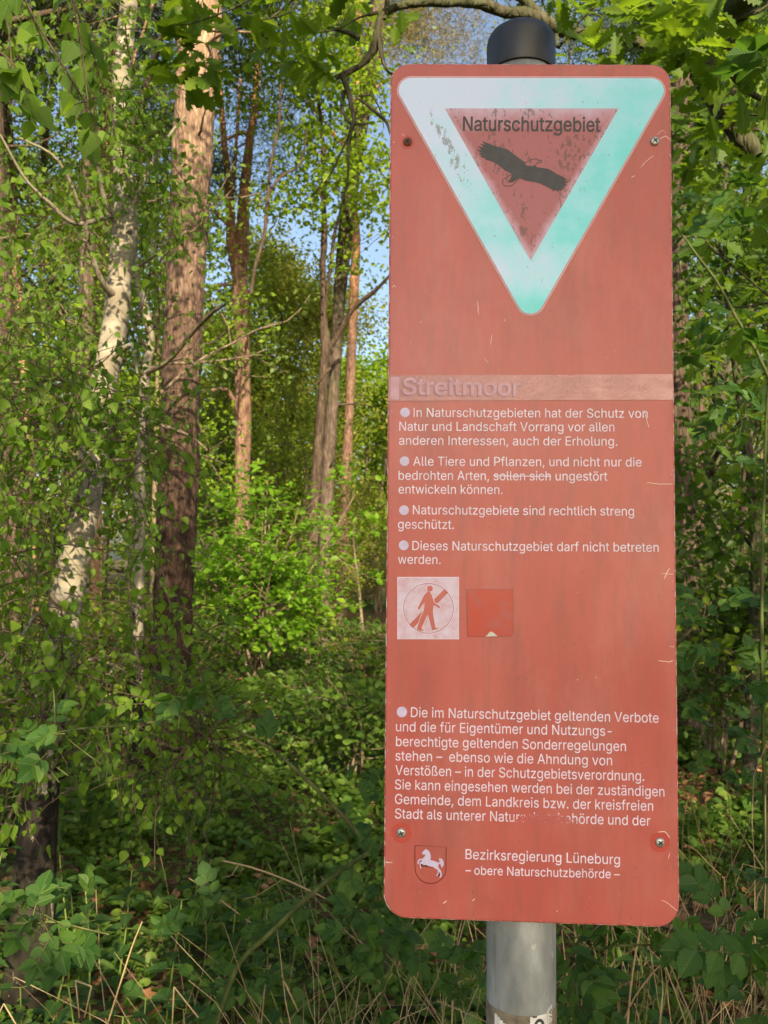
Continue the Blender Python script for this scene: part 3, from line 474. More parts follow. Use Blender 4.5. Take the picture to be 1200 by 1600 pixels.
    dtop = math_(n, 'SUBTRACT', float(vt), s.outputs[2])
    hw = math_(n, 'MULTIPLY', math_(n, 'SUBTRACT', s.outputs[2], float(bt[1])), .573)
    dside = math_(n, 'MULTIPLY', math_(n, 'SUBTRACT', hw, math_(n, 'ABSOLUTE', math_(n, 'SUBTRACT', s.outputs[0], float(bt[0])))), .868)
    d = math_(n, 'MINIMUM', dtop, math_(n, 'MULTIPLY', dside, 2.6))
    dd = math_(n, 'ADD', math_(n, 'MULTIPLY', d, 38.0), math_(n, 'MULTIPLY', math_(n, 'SUBTRACT', noise(n, coords(n, (38, 38, 38)), 1.0, 4, .6), .5), 1.3))
    col = ramp(n, dd, [(0, (.52, .38, .52)), (.45, (.46, .23, .30)), (1, (.36, .11, .13))])
    dn = noise(n, coords(n, (240, 240, 120), (2, 0, 0)), 1.0, 4, .7); reg = noise(n, coords(n, (34, 34, 14), (4, 0, 3)), 1.0, 2)
    dirt = ramp(n, math_(n, 'ADD', dn, math_(n, 'MULTIPLY', reg, .45)), [(.80, (0, 0, 0)), (.86, (1, 1, 1))])
    col = mixc(n, math_(n, 'MULTIPLY', dirt, .65), col, (.09, .05, .045))
    n.links.new(col, b.inputs['Base Color']); b.inputs['Roughness'].default_value = .45
    M['inner_red'] = m

    m, n, b, out = mat('name_plate_film')                              # glossy film with a pebbled surface, reflected glare painted in as paler colour to the right
    tc = n.nodes.new('ShaderNodeTexCoord'); s = n.nodes.new('ShaderNodeSeparateXYZ'); n.links.new(tc.outputs['Object'], s.inputs[0])
    pn = math_(n, 'ADD', noise(n, coords(n, (16, 16, 40)), 1.0, 4, .6), math_(n, 'MULTIPLY', s.outputs[0], .9))
    col = ramp(n, pn, [(.30, (.27, .07, .08)), (.55, (.36, .105, .115)), (.75, (.50, .22, .225))])
    n.links.new(col, b.inputs['Base Color']); b.inputs['Roughness'].default_value = .22; b.inputs['Specular IOR Level'].default_value = .7
    bump(n, noise(n, coords(n, (520, 520, 520)), 1.0, 2), .5, .0008, b)
    M['film'] = m
    m, n, b, out = mat('ghost_lettering')
    gcol = ramp(n, noise(n, coords(n, (60, 60, 60)), 1.0, 4), [(.35, (.40, .18, .25)), (.65, (.46, .26, .36))])
    n.links.new(gcol, b.inputs['Base Color']); b.inputs['Roughness'].default_value = .3
    M['ghost'] = m
    m, n, b, out = mat('ghost_shadow')
    b.inputs['Base Color'].default_value = (.22, .07, .10, 1); b.inputs['Roughness'].default_value = .3
    M['ghost_dark'] = m
    m, n, b, out = mat('patch_red')
    col = ramp(n, noise(n, coords(n, (26, 26, 26), (1, 1, 2)), 1.0, 4, .6), [(.36, (.45, .036, .020)), (.5, (.42, .042, .028)), (.66, (.36, .075, .075)), (.8, (.40, .13, .13))])
    n.links.new(col, b.inputs['Base Color']); b.inputs['Roughness'].default_value = .3
    M['patch'] = m
    m, n, b, out = mat('pictogram_ground')
    col = ramp(n, noise(n, coords(n, (70, 70, 70)), 1.0, 5, .65), [(.34, (.53, .34, .42)), (.5, (.58, .46, .58)), (.7, (.62, .56, .72))])
    n.links.new(col, b.inputs['Base Color']); b.inputs['Roughness'].default_value = .5
    M['picto'] = m
    m, n, b, out = mat('galvanised_post')
    v = coords(n, (30, 30, 12))
    col = ramp(n, noise(n, v, 1.0, 5, .6), [(.3, (.19, .21, .215)), (.5, (.28, .305, .31)), (.7, (.42, .455, .46))])
    stk = ramp(n, noise(n, coords(n, (110, 110, 5)), 1.0, 3, .6), [(.60, (0, 0, 0)), (.72, (1, 1, 1))])
    col = mixc(n, math_(n, 'MULTIPLY', stk, .65), col, (.14, .15, .13))
    vo = nd(n, 'TexVoronoi', Scale=1.0); n.links.new(coords(n, (55, 55, 34)), vo.inputs['Vector'])
    sp = ramp(n, vo.outputs['Distance'], [(.12, (1, 1, 1)), (.2, (0, 0, 0))])
    sel = ramp(n, noise(n, coords(n, (24, 24, 24)), 1.0, 2), [(.55, (0, 0, 0)), (.6, (1, 1, 1))])
    col = mixc(n, math_(n, 'MULTIPLY', math_(n, 'MULTIPLY', sp, sel), .6), col, (.60, .62, .61))
    n.links.new(col, b.inputs['Base Color']); b.inputs['Metallic'].default_value = .25; b.inputs['Roughness'].default_value = .5
    bump(n, noise(n, coords(n, (200, 200, 120)), 1.0, 4), .2, .001, b)
    M['post'] = m
    m, n, b, out = mat('black_cap')
    cn = noise(n, coords(n, (40, 40, 14)), 1.0, 5, .65)
    col = ramp(n, cn, [(.35, (.012, .013, .016)), (.7, (.03, .032, .038))])
    n.links.new(col, b.inputs['Base Color']); n.links.new(ramp(n, cn, [(.3, (.3,) * 3), (.7, (.5,) * 3)]), b.inputs['Roughness'])
    M['cap'] = m
sign_mats()

def build_sign():
    bx, by = 0.1700, SIGN_LOC.y + 0.0465
    root = empty('nature_reserve_sign', (bx, by, 0), 'tall faded red German nature reserve sign with green triangle, screwed to a grey post', 'sign')
    inv = Matrix.Translation((-bx, -by, 0)); pose = inv @ (Matrix.Translation(SIGN_LOC) @ SIGN_ROT.to_4x4())
    def posed(o, label=None):
        o.matrix_parent_inverse = Matrix(); o.matrix_basis = pose
        if label: o['label'] = label
        return o
    # plate with a rounded rim
    quad = [S(610.3, 98.5), S(599.1, 1434.2), S(1062.5, 1450.7), S(1048, 100)]
    rad = [.0235, .0275, .0265, .0235]
    mb = MB()
    outer = np.array(rounded(quad, rad, 10)); c = outer.mean(0)
    def inset(d):
        T = np.roll(outer, -1, 0) - np.roll(outer, 1, 0); T = T / np.linalg.norm(T, axis=1, keepdims=True)
        return outer + np.column_stack([-T[:, 1], T[:, 0]]) * d
    if np.linalg.norm(inset(.003) - c, axis=1).mean() > np.linalg.norm(outer - c, axis=1).mean(): sg = -1
    else: sg = 1
    rings = [(inset(sg * .0030), 0), (inset(sg * .0022), .0001), (inset(sg * .0012), .00055), (inset(sg * .0003), .0014), (outer, .0022), (outer, .0034), (inset(sg * .001), .0040)]
    n_ = len(outer); V = np.concatenate([np.column_stack([r_[:, 0], np.full(n_, y), r_[:, 1]]) for r_, y in rings])
    mb.add(V, [np.arange(n_)[None]], 0)
    for i in range(len(rings) - 1):
        a = np.arange(n_) + i * n_; b_ = np.roll(np.arange(n_), -1) + i * n_
        q = np.stack([a, a + n_, b_ + n_, b_], -1)
        mb.f.append((q, 1 if i in (2, 3) else 0))
    mb.f.append((np.arange(n_)[None, ::-1] + (len(rings) - 1) * n_, 0))
    panel = posed(mb.build('panel', [M['sign_red'], M['edge']], root, smooth=False))
    # triangle
    A, B, D = S(604.3, 119.2), S(1055.9, 120.2), S(828.3, 517.8); rr = .0178
    tri = [A, D, B]
    def shrink(p, d):
        cc = np.mean(p, axis=0); out = []
        P = [np.array(q) for q in p]
        for i in range(3):
            u = P[i - 1] - P[i]; v = P[(i + 1) % 3] - P[i]; u /= np.linalg.norm(u); v /= np.linalg.norm(v)
            h = math.acos(u @ v) / 2; bis = (u + v) / np.linalg.norm(u + v); out.append(P[i] + bis * d / math.sin(h))
        return out
    tb = posed(fill('triangle_emblem', [rounded(tri, rr)], .0004, M['border_pale'], root), 'triangular faded green conservation emblem with a dark eagle')
    fill('border', [rounded(shrink(tri, .0006), rr - .0006)], .0007, M['border_mauve'], tb)
    mint = fill('green_field', [rounded(shrink(tri, .0024), rr - .0024)], .0010, M['mint'], tb)
    fill('red_field', [[S(695, 170.3), S(829, 407.8), S(966.5, 170.3)]], .0013, M['inner_red'], tb)
    hl = text_loops('Naturschutzgebiet', S(723.5, 205.2), S(937.0, 206.5), .0176)
    fill('lettering', hl, .0016, M['eagle_ink'], tb, offset=.0004)
    Z = lambda x, y: S(730 + x / 5.4545, 170 + y / 5.4545)
    body = [(125, 282), (180, 300), (240, 324), (300, 340), (335, 348), (380, 380), (420, 410), (460, 440), (490, 462), (500, 488), (555, 493), (585, 480), (580, 492), (600, 505), (640, 509), (690, 517), (730, 540), (760, 560), (815, 588), (852, 606), (822, 610), (856, 634), (828, 637), (853, 660), (822, 659), (838, 680), (810, 675), (821, 697), (797, 689), (802, 708), (781, 697), (776, 716), (757, 699), (740, 705), (715, 690), (690, 675), (660, 660), (630, 645), (590, 632), (545, 625), (500, 618), (468, 604), (440, 592), (415, 610), (398, 624), (385, 632), (340, 632), (358, 610), (374, 588), (376, 560), (350, 545), (320, 530), (290, 505), (260, 480), (235, 464), (210, 452), (180, 444), (152, 440), (160, 430), (106, 411), (126, 404), (93, 386), (120, 383), (78, 350), (126, 362), (88, 322), (141, 338), (108, 304), (150, 315)]
    fill('eagle', [[Z(*p) for p in body]], .0016, M['eagle_ink'], tb)
    hd = spline([Z(*p) for p in [(492, 466), (530, 445), (562, 434), (592, 433), (603, 444), (634, 446), (622, 463), (598, 466), (584, 482)]], 40)
    tl = np.array([Z(*p) for p in [(372, 568), (305, 605), (298, 632), (316, 662), (380, 662), (414, 628), (440, 592)]])
    fill('eagle_outline', stroke(hd, .0009) + stroke(np.concatenate([np.linspace(tl[i], tl[i + 1], 6) for i in range(6)]), .0009), .0016, M['eagle_ink'], tb)
    # name plate with its ghosted name
    npl = posed(fill('name_plate', [[S(607.8, 586.8), S(606.6, 626.6), S(1052, 625), S(1050.6, 584.8)]], .0005, M['film'], root, t=.0003), 'glossy peeling strip with a faded place name')
    gh = text_loops('Streitmoor', S(630, 616.3), S(812.5, 618), .0195)
    fill('lettering', text_loops('Streitmoor', S(627, 617.8), S(811, 619.5), .0195), .00095, M['ghost_dark'], npl, offset=.0008)
    fill('lettering', gh, .0012, M['ghost'], npl, offset=.0006)
    fill('ghost_block', [[S(611, 589), S(610.5, 624.5), S(623, 624.5), S(624, 589)]], .00095, M['ghost'], npl)
    # paragraphs
    cap = .0108
    paras = [
        [('In Naturschutzgebieten hat der Schutz von', 646.2, 651.4, 1012, 653), ('Natur und Landschaft Vorrang vor allen', 623.9, 673.1, 959.9, 674.2), ('anderen Interessen, auch der Erholung.', 623.5, 695, 964.4, 696.6)],
        [('Alle Tiere und Pflanzen, und nicht nur die', 645.5, 727.6, 1002.4, 729), ('bedrohten Arten, sollen sich ungestört', 622.7, 749.7, 948.9, 751.2), ('entwickeln können.', 622.7, 771.3, 785.2, 772)],
        [('Naturschutzgebiete sind rechtlich streng', 645.1, 803.6, 990.6, 805.8), ('geschützt.', 621.8, 826, 709.2, 826.6)],
        [('Dieses Naturschutzgebiet darf nicht betreten', 644.3, 859.5, 1029, 862.3), ('werden.', 621.8, 880.9, 688.4, 881.4)],
        [('Die im Naturschutzgebiet geltenden Verbote', 641.9, 1120.2, 1029, 1129.2), ('und die für Eigentümer und Nutzungs-', 618.6, 1142.5, 955.5, 1149.8), ('berechtigte geltenden Sonderregelungen', 618.6, 1165.6, 977.9, 1173.6), ('stehen –  ebenso wie die Ahndung von', 617.8, 1188, 956.3, 1195.8), ('Verstößen – in der Schutzgebietsverordnung.', 617.6, 1210.6, 1006.5, 1220), ('Sie kann eingesehen werden bei der zuständigen', 617, 1233, 1038, 1244.4), ('Gemeinde, dem Landkreis bzw. der kreisfreien', 617, 1255.8, 1020.4, 1266.8), ('Stadt als unterer Naturschutzbehörde und der', 617, 1278.5, 1015.9, 1290)],
        [('Bezirksregierung Lüneburg', 727.2, 1342, 968.5, 1350.6), ('– obere Naturschutzbehörde –', 727.2, 1366, 968.1, 1372.6)]]
    for i, pl in enumerate(paras):
        L = []
        for s_, x0, y0, x1, y1 in pl:
            L += text_loops(s_, S(x0, y0), S(x1, y1), {4: .0113, 5: .0112}.get(i, cap) * (.88 if s_.startswith('– obere') else 1))
        if i == 1: L2 = stroke([S(771, 743.5), S(816, 744), S(861, 744.4)], .0010)
        o = fill('lettering', L, .0004, M['letter_worn'] if i == 4 else M['letter_white'], panel)
        if i == 1: fill('strikethrough', L2, .0008, M['letter_white'], panel)
    for x, y, r in ((632.9, 644.5, 7.6), (632.1, 720.5, 7.6), (631.2, 797.2, 7.6), (630.8, 852, 7.7), (628, 1112.3, 8)):
        fill('bullet', [circle(S(x, y), r * .000757)], .0004, M['lilac'], panel)
    # no-trespassing pictogram
    Q = lambda x, y: S(610 + x / 5.714, 890 + y / 5.714)
    pic = posed(fill('pictogram', [[Q(62, 66), Q(62, 621), Q(612, 622), Q(612, 66)]], .0004, M['letter_white'], root), 'pale square pictogram of a walking person struck through')
    fill('ground', [[Q(67, 71), Q(67, 616), Q(607, 617), Q(607, 71)]], .0007, M['picto'], pic)
    cc = Q(340, 345); cr = np.linalg.norm(np.array(Q(565, 345)) - np.array(Q(115, 345))) / 2
    fill('ring', [circle(cc, cr, 72), circle(cc, cr - .0007, 72)], .0010, M['ring_ink'], pic)
    fill('ring_edge', [circle(cc, cr + .0006, 72), circle(cc, cr, 72)], .0010, M['letter_white'], pic)
    def ell(t): return Q(340 + 222 * math.cos(R(t)), 345 - 222 * math.sin(R(t)))
    bar = [Q(480, 175), Q(496, 188), Q(512, 208), Q(205, 520), Q(186, 505), Q(170, 488)]
    fig = [(331, 190), (328, 200), (312, 214), (296, 235), (282, 262), (268, 290), (254, 320), (242, 350), (252, 357), (264, 354), (274, 335), (284, 316), (305, 290), (302, 330), (294, 372), (280, 405), (262, 445), (252, 480), (240, 512), (236, 527), (252, 538), (268, 545), (300, 543), (292, 534), (278, 524), (288, 500), (310, 450), (332, 400), (345, 440), (358, 490), (371, 541), (392, 537), (412, 530), (433, 523), (418, 517), (401, 516), (396, 480), (388, 440), (381, 400), (379, 370), (384, 335), (381, 322), (400, 322), (418, 332), (432, 346), (444, 340), (443, 328), (430, 316), (414, 306), (398, 300), (384, 275), (370, 228), (358, 202)]
    head = circle(Q(352, 168), 27 / 5.714 * .000757, 28)
    F_ = [[Q(*p) for p in fig]]
    fill('slash', [bar], .0010, M['sign_red'], pic)
    fill('figure_edge', F_, .0013, M['letter_white'], pic, offset=.0006); fill('figure_edge', [head], .0013, M['letter_white'], pic, offset=.0006)
    fill('figure', F_, .0017, M['sign_red'], pic); fill('figure', [head], .0017, M['sign_red'], pic)
    # patch pasted over a second pictogram
    pt0 = rounded([Q(680, 176), Q(684, 602), Q(1098, 596), Q(1096, 173)], [.001, .001, .005, .001], 4)
    pt = posed(fill('patch', [rounded([Q(686, 181), Q(690, 597), Q(1092, 591), Q(1090, 178)], [.001, .001, .004, .001], 4)], .0006, M['patch'], root, t=.0003), 'brighter red square patch with a torn lower edge')
    fill('patch_border', [pt0], .0003, M['ring_ink'], pt)
    fill('tear', [[Q(845, 597), Q(868, 580), Q(885, 556), Q(903, 553), Q(925, 566), Q(940, 580), Q(958, 594)]], .0012, M['paper'], pt)
    # crest
    G = lambda x, y: S(610 + x / 10, 1280 + y / 10)
    arc = [(384, 412), (384, 600), (384, 760), (392, 815), (412, 868), (450, 925), (500, 967), (560, 994), (630, 1003), (700, 994), (765, 962), (815, 915), (848, 865), (864, 815), (868, 765), (869, 600), (872, 432)]
    sh = np.concatenate([np.linspace(G(*arc[0]), G(*arc[2]), 8)[:-1], spline([G(*p) for p in arc[2:15]], 40), np.linspace(G(*arc[14]), G(*arc[16]), 8)[1:]])
    cr_ = posed(fill('crest', stroke(sh, .0009) + stroke([G(380, 411), G(876, 433)], .0009), .0004, M['dark_red_ink'], root), 'shield outline around a white leaping horse')
    horse = [(502, 546), (490, 530), (504, 508), (524, 488), (541, 476), (549, 461), (558, 466), (575, 474), (600, 495), (620, 525), (630, 565), (634, 600), (620, 626), (640, 640), (690, 650), (735, 668), (752, 680), (768, 660), (765, 640), (750, 625), (770, 605), (805, 618), (824, 645), (832, 680), (830, 715), (805, 758), (790, 730), (782, 700), (762, 690), (748, 715), (748, 745), (768, 775), (790, 800), (796, 835), (806, 862), (792, 905), (762, 908), (780, 872), (774, 835), (758, 815), (754, 845), (735, 880), (711, 880), (738, 842), (742, 800), (728, 782), (700, 765), (660, 740), (600, 730), (560, 710), (522, 712), (490, 694), (468, 690), (476, 730), (486, 766), (467, 768), (455, 700), (458, 675), (490, 658), (500, 644), (475, 634), (450, 652), (441, 696), (421, 690), (425, 650), (455, 615), (500, 618), (525, 590), (545, 560), (546, 545), (522, 552)]
    H = [[G(*p) for p in horse]]
    fill('horse_outline', H, .0004, M['dark_red_ink'], cr_, offset=.0004); fill('horse', H, .0008, M['lilac'], cr_)
    # screws
    for x, y, mt, dec in ((637, 222, 'rust', 11), (1023, 221, 'steel', 0), (627, 1301, 'steel', 15.5), (1031, 1316, 'steel', 15)):
        u, v = S(x, y)
        if dec: fill('red_washer', [circle(S(x, y), dec * .00076)], .0004, M['decal_red'], panel)
        mb = MB(); rs = 7.3 * .000757; nn = 20; th = np.linspace(0, 2 * np.pi, nn, endpoint=False)
        prof = [(1.0, -.0003), (1.0, .0012), (.93, .0021), (.7, .0029), (.35, .0033)]
        V = np.concatenate([np.column_stack([u + rs * k * np.cos(th), np.full(nn, -h), v + rs * k * np.sin(th)]) for k, h in prof])
        mb.add(V, [np.stack([np.arange(nn) + i * nn, np.roll(np.arange(nn), -1) + i * nn, np.roll(np.arange(nn), -1) + (i + 1) * nn, np.arange(nn) + (i + 1) * nn], -1) for i in range(4)] + [(np.arange(nn) + 4 * nn)[None]])
        s_ = posed(mb.build('screw', M[mt], root), 'rusty brown screw' if mt == 'rust' else None)
        a = .55 * rs; b2 = .14 * rs; rot = .2 + x
        cross = [(a, b2), (b2, b2), (b2, a), (-b2, a), (-b2, b2), (-a, b2), (-a, -b2), (-b2, -b2), (-b2, -a), (b2, -a), (b2, -b2), (a, -b2)]
        fill('slot', [[(u + p * math.cos(rot) - q * math.sin(rot), v + p * math.sin(rot) + q * math.cos(rot)) for p, q in cross]], .0034, M['slot'], s_)
    # chipped paint
    rng = np.random.default_rng(5); ch = []
    lines = [[(1006, 640), (1010, 655), (1014, 668)], [(1033, 1406), (1042, 1410), (1051, 1417), (1058, 1423)], [(1010, 754), (1030, 756), (1052, 756)], [(1037, 906), (1043, 893), (1046, 888)], [(1033, 896), (1053, 897)], [(1046, 1010), (1054, 1010.5)], [(1028, 1032), (1044, 1034), (1052, 1032)], [(612, 1310), (618, 1306), (624, 1304)], [(1016, 1320), (1028, 1322), (1038, 1330)], [(1028, 1300), (1040, 1300), (1046, 1310)], [(600.5, 1347), (613, 1348)], [(1026, 212), (1034, 204), (1041, 209)], [(1030, 218), (1040, 213), (1046, 218)], [(1000, 262), (1012, 250), (1022, 243)], [(628, 209), (634, 215)], [(769, 522), (766, 540)], [(746, 470), (748, 492)], [(757, 560), (763, 568)], [(612, 449), (617, 446), (618, 450)], [(692, 1412), (698, 1407)], [(738, 1408), (742, 1404)], [(1047, 1332), (1044, 1342)], [(986, 278), (992, 274)]]
    for l in lines:
        p = np.array([S(*q) for q in l]); q = spline(p, 9) if len(p) > 2 else np.linspace(p[0], p[1], 5)
        ch += stroke(q + rng.normal(0, .0002, q.shape), np.array([.3] + [1] * (len(q) - 2) + [.3]) * rng.uniform(.0004, .0008))
    for _ in range(70):
        if rng.random() < .7:
            t = rng.random(); side = rng.integers(3)
            px, py = ((603 + 8 * (1 - t) + rng.uniform(1, 5), 130 + 1280 * t), (1049 + 12 * t - rng.uniform(2, 6), 130 + 1280 * t), (630 + 400 * t, 1430 + 14 * t + rng.uniform(0, 4)))[side]
        else: px, py = rng.uniform(640, 1010), rng.uniform(1390, 1425) if rng.random() < .4 else rng.uniform(500, 575)
        c0 = np.array(S(px, py)); k = rng.integers(4, 7); r0 = rng.uniform(.0002, .0007)
        ang = np.sort(rng.uniform(0, 2 * np.pi, k)); ch.append([(c0[0] + r0 * rng.uniform(.4, 1.2) * math.cos(a), c0[1] + 1.3 * r0 * rng.uniform(.4, 1.2) * math.sin(a)) for a in ang])
    for c_ in ch: fill('paint_chip', [c_], .0003, M['chip'], panel)
    # post and cap (own upright axis behind the plate)
    dpt = by
    def zpx(py): return at(815, py, dpt)[2]
    mb = MB(); pr = .0412; zt = zpx(75)
    prof = [(pr, -.15), (pr, .35), (pr, .7), (pr, 1.0), (pr, 1.5), (pr, zt)]
    th = np.linspace(0, 2 * np.pi, 48, endpoint=False)
    def lathe(mb, prof, mat=0, close=True):
        V = np.concatenate([np.column_stack([r_ * np.cos(th), r_ * np.sin(th), np.full(48, z)]) for r_, z in prof]); k = len(prof)
        f = [np.stack([np.arange(48) + i * 48, np.roll(np.arange(48), -1) + i * 48, np.roll(np.arange(48), -1) + (i + 1) * 48, np.arange(48) + (i + 1) * 48], -1) for i in range(k - 1)]
        if close: f.append((np.arange(48) + (k - 1) * 48)[None])
        mb.add(V, f, mat)
    lathe(mb, prof); post = mb.build('post', M['post'], root)
    zb, ztop = zpx(117), zpx(46); cr2 = .0436
    mb = MB(); lathe(mb, [(pr + .0003, zb + .002), (cr2 - .0004, zb), (cr2, zb + .001), (cr2, ztop - .018), (cr2 - .0012, ztop - .012), (cr2 - .0045, ztop - .006), (cr2 - .0095, ztop - .002), (cr2 - .016, ztop), (.004, ztop + .0006)])
    cap_o = mb.build('cap', M['cap'], root)
    lean = Matrix.Translation((0, 0, SIGN_LOC.z)) @ Matrix.Rotation(-.0106, 4, 'X') @ Matrix.Rotation(.0100, 4, 'Y') @ Matrix.Translation((0, 0, -SIGN_LOC.z))
    post.matrix_basis = lean; cap_o.matrix_basis = lean
    # worn sticker wrapped round the post
    zs = at(815, 1583, by - pr)[2]
    mb = MB(); ang = np.linspace(-math.pi * .98, math.pi * .0, 70); rs_ = pr + .0005
    g = np.random.default_rng(8); edge = zs + .0008 * np.cumsum(g.normal(0, .35, 70)) * .3
    V = np.concatenate([np.column_stack([rs_ * np.cos(ang), rs_ * np.sin(ang), e]) for e in (edge, np.full(70, zs - .12))])
    mb.add(V, [np.stack([np.arange(69), np.arange(69) + 70, np.arange(69) + 71, np.arange(69) + 1], -1)])
    stk = mb.build('sticker_residue', M['sticker_residue'], post)
    def wrap(name, loops, a0, z0, h, material):
        o = fill(name, loops, 0, material, post, t=.0001)
        for v in o.data.vertices:
            x, y, z = v.co; t = a0 + x / pr
            rr_ = pr + h - y
            v.co = (rr_ * math.sin(t), -rr_ * math.cos(t), z0 + z)
        return o
    def grid_rect(x0, x1, z0, z1, n=10):
        xs = np.linspace(x0, x1, n); return [(x, z1) for x in xs] + [(x, z0) for x in xs[::-1]]
    for k in range(4): wrap('white_scrap', [grid_rect(.0035 + k * .0055, .0035 + (k + 1) * .0055, -.1, -.0005 - .0006 * (k == 0), 3)], 0, zs, .0008, M['sticker_white'])
    for k in range(3): wrap('white_scrap', [grid_rect(.0262 + k * .0028, .0262 + (k + 1) * .0028, -.1, .004 + .0012 * k, 3)], 0, zs, .0008, M['sticker_white'])
    for k in range(5): wrap('white_scrap', [grid_rect(-.040 + k * .004, -.036 + k * .004, -.1, -.006 - .0022 * k, 3)], 0, zs, .0008, M['sticker_white'])
    ring = [[(.0065 + .0078 + .0078 * math.cos(a), -.0165 + .0125 * math.sin(a)) for a in np.linspace(0, 2 * np.pi, 40, endpoint=False)], [(.0065 + .0078 + .0046 * math.cos(a), -.0165 + .0090 * math.sin(a)) for a in np.linspace(0, 2 * np.pi, 40, endpoint=False)]]
    wrap('lettering', ring, 0, zs, .0012, M['black_ink'])
    wrap('lettering', [grid_rect(.0065, .0115, -.0022, -.0005, 3)], 0, zs, .0012, M['black_ink'])
    eg = text_loops('EVA', (.0, 0), (.0165, 0), .0055)
    wrap('lettering', [[(.0338 - y, .002 - .0165 + x) for x, y in l] for l in eg], 0, zs, .0012, M['black_ink'])
    lo = [[(-.034 + .006 * math.cos(a), -.028 + .012 * math.sin(a)) for a in np.linspace(0, 2 * np.pi, 30, endpoint=False)], [(-.034 + .003 * math.cos(a), -.028 + .008 * math.sin(a)) for a in np.linspace(0, 2 * np.pi, 30, endpoint=False)]]
    wrap('lettering', lo, 0, zs, .0012, M['black_ink'])
    return root
build_sign()
# ------------------------------------------------------------------ ground
def ground_h(x, y):
    P = np.column_stack([np.ravel(x), np.ravel(y), np.zeros(np.size(x))])
    d = np.clip((P[:, 1] - 2) / 10, 0, 1)
    return .05 * vnoise(P, 3, 1.7) * (.4 + .6 * d) + .12 * vnoise(P, 4, 9) * d + .05 * d
def gz(x, y): return float(ground_h(np.array([x]), np.array([y]))[0])

def build_ground():
    m, n, b, out = mat('forest_floor')
    c = coords(n, (1, 1, 1))
    lit = noise(n, coords(n, (26, 26, 26)), 1.0, 6, .65); big = noise(n, coords(n, (.55, .55, .55)), 1.0, 4)
    brown = ramp(n, lit, [(.3, (.05, .032, .02)), (.5, (.12, .075, .042)), (.68, (.24, .145, .075))])
    green = ramp(n, noise(n, coords(n, (18, 18, 18)), 1.0, 5, .6), [(.3, (.02, .04, .012)), (.7, (.07, .10, .03))])
    col = mixc(n, ramp(n, big, [(.44, (0, 0, 0)), (.58, (1, 1, 1))]), brown, green)
    n.links.new(col, b.inputs['Base Color']); b.inputs['Roughness'].default_value = .95; b.inputs['Specular IOR Level'].default_value = .1
    bump(n, lit, 1.0, .03, b)
    xs = np.concatenate([np.linspace(-420, -14, 40), np.linspace(-12, 12, 121), np.linspace(14, 420, 40)])
    ys = np.concatenate([np.linspace(-60, -2, 14), np.linspace(-1, 24, 120), np.linspace(26, 420, 60)])
    X, Y = np.meshgrid(xs, ys); Z = ground_h(X, Y)
    mb = MB(); nx = len(xs); i = np.arange(len(ys) - 1)[:, None] * nx + np.arange(nx - 1)[None]
    mb.add(np.column_stack([X.ravel(), Y.ravel(), Z]), [np.stack([i, i + 1, i + nx + 1, i + nx], -1).reshape(-1, 4)])
    tag(mb.build('ground', m), kind='structure')
build_ground()

# ------------------------------------------------------------------ trees
def px_path(pts):
    """[(px, py, Y, width_px)] -> points and radii in metres"""
    P = np.array([at(a, b, y) for a, b, y, w_ in pts]); r = np.array([w_ * y / F / 2 for a, b, y, w_ in pts])
    return P, r

def to_ground(P, r, flare=1.25):
    """carry a traced trunk straight on down to the ground"""
    d = unit(P[0] - P[1]); d = unit(np.array([d[0] * .5, d[1] * .5, d[2]]))
    if d[2] > -.3: d = np.array([0, 0, -1.0])
    k = (P[0][2] + .1) / -d[2]; b = P[0] + d * k
    b[2] = gz(b[0], b[1]) - .08
    m = P[0] + (b - P[0]) * .55
    return np.vstack([b, m, P]), np.concatenate([[r[0] * flare], [r[0] * 1.04], r])

def wander(p, d, L, n, rng, amp, up=0.0):
    P = [np.array(p, float)]; d = unit(np.array(d, float))
    for i in range(n):
        d = unit(d + rng.normal(0, amp, 3) + np.array([0, 0, up])); P.append(P[-1] + d * L / n)
    return np.array(P)

def limbs_from(mb, trunk, rad, rng, n, t0, t1, Lf, elev, r_k=.45, up=.06, amp=.16, sub=3, seg=5, mat=0, azim=None, tip_r=.004):
    """limbs and side twigs off a trunk; returns points along the twigs, where leaves can sit"""
    tips = []; T = spline(np.column_stack([trunk, rad]), 60)
    for i in range(n):
        t = t0 + (t1 - t0) * (i + rng.random()) / n; k = min(int(t * 59), 58)
        p, r = T[k, :3], T[k, 3]
        a = rng.uniform(0, 2 * np.pi) if azim is None else rng.uniform(*azim)
        e = rng.uniform(*elev); L = Lf(t) * rng.uniform(.7, 1.2)
        d = np.array([math.cos(a) * math.cos(e), math.sin(a) * math.cos(e), math.sin(e)])
        P = wander(p, d, L, 6, rng, amp, up); r0 = max(min(r * r_k, L * .02), tip_r * 1.5)
        tube(mb, P, np.linspace(r0, tip_r, 7), seg, mat=mat, cap=False)
        tips += list(P[3:])
        for j in range(sub):
            q = P[rng.integers(2, 6)]; dd = unit(P[-1] - P[0]) + rng.normal(0, .6, 3); l2 = L * rng.uniform(.25, .5)
            Q = wander(q, dd, l2, 4, rng, amp * 1.2, up * .6)
            tube(mb, Q, np.linspace(r0 * .45, tip_r * .6, 5), 4, mat=mat, cap=False); tips += list(Q[1:])
    return np.array(tips)

def cluster(tips, n, spread, rng, flat=.45):
    k = rng.integers(0, len(tips), n)
    g = rng.normal(0, 1, (n, 3)) * np.array([spread, spread, spread * flat])
    return tips[k] + g

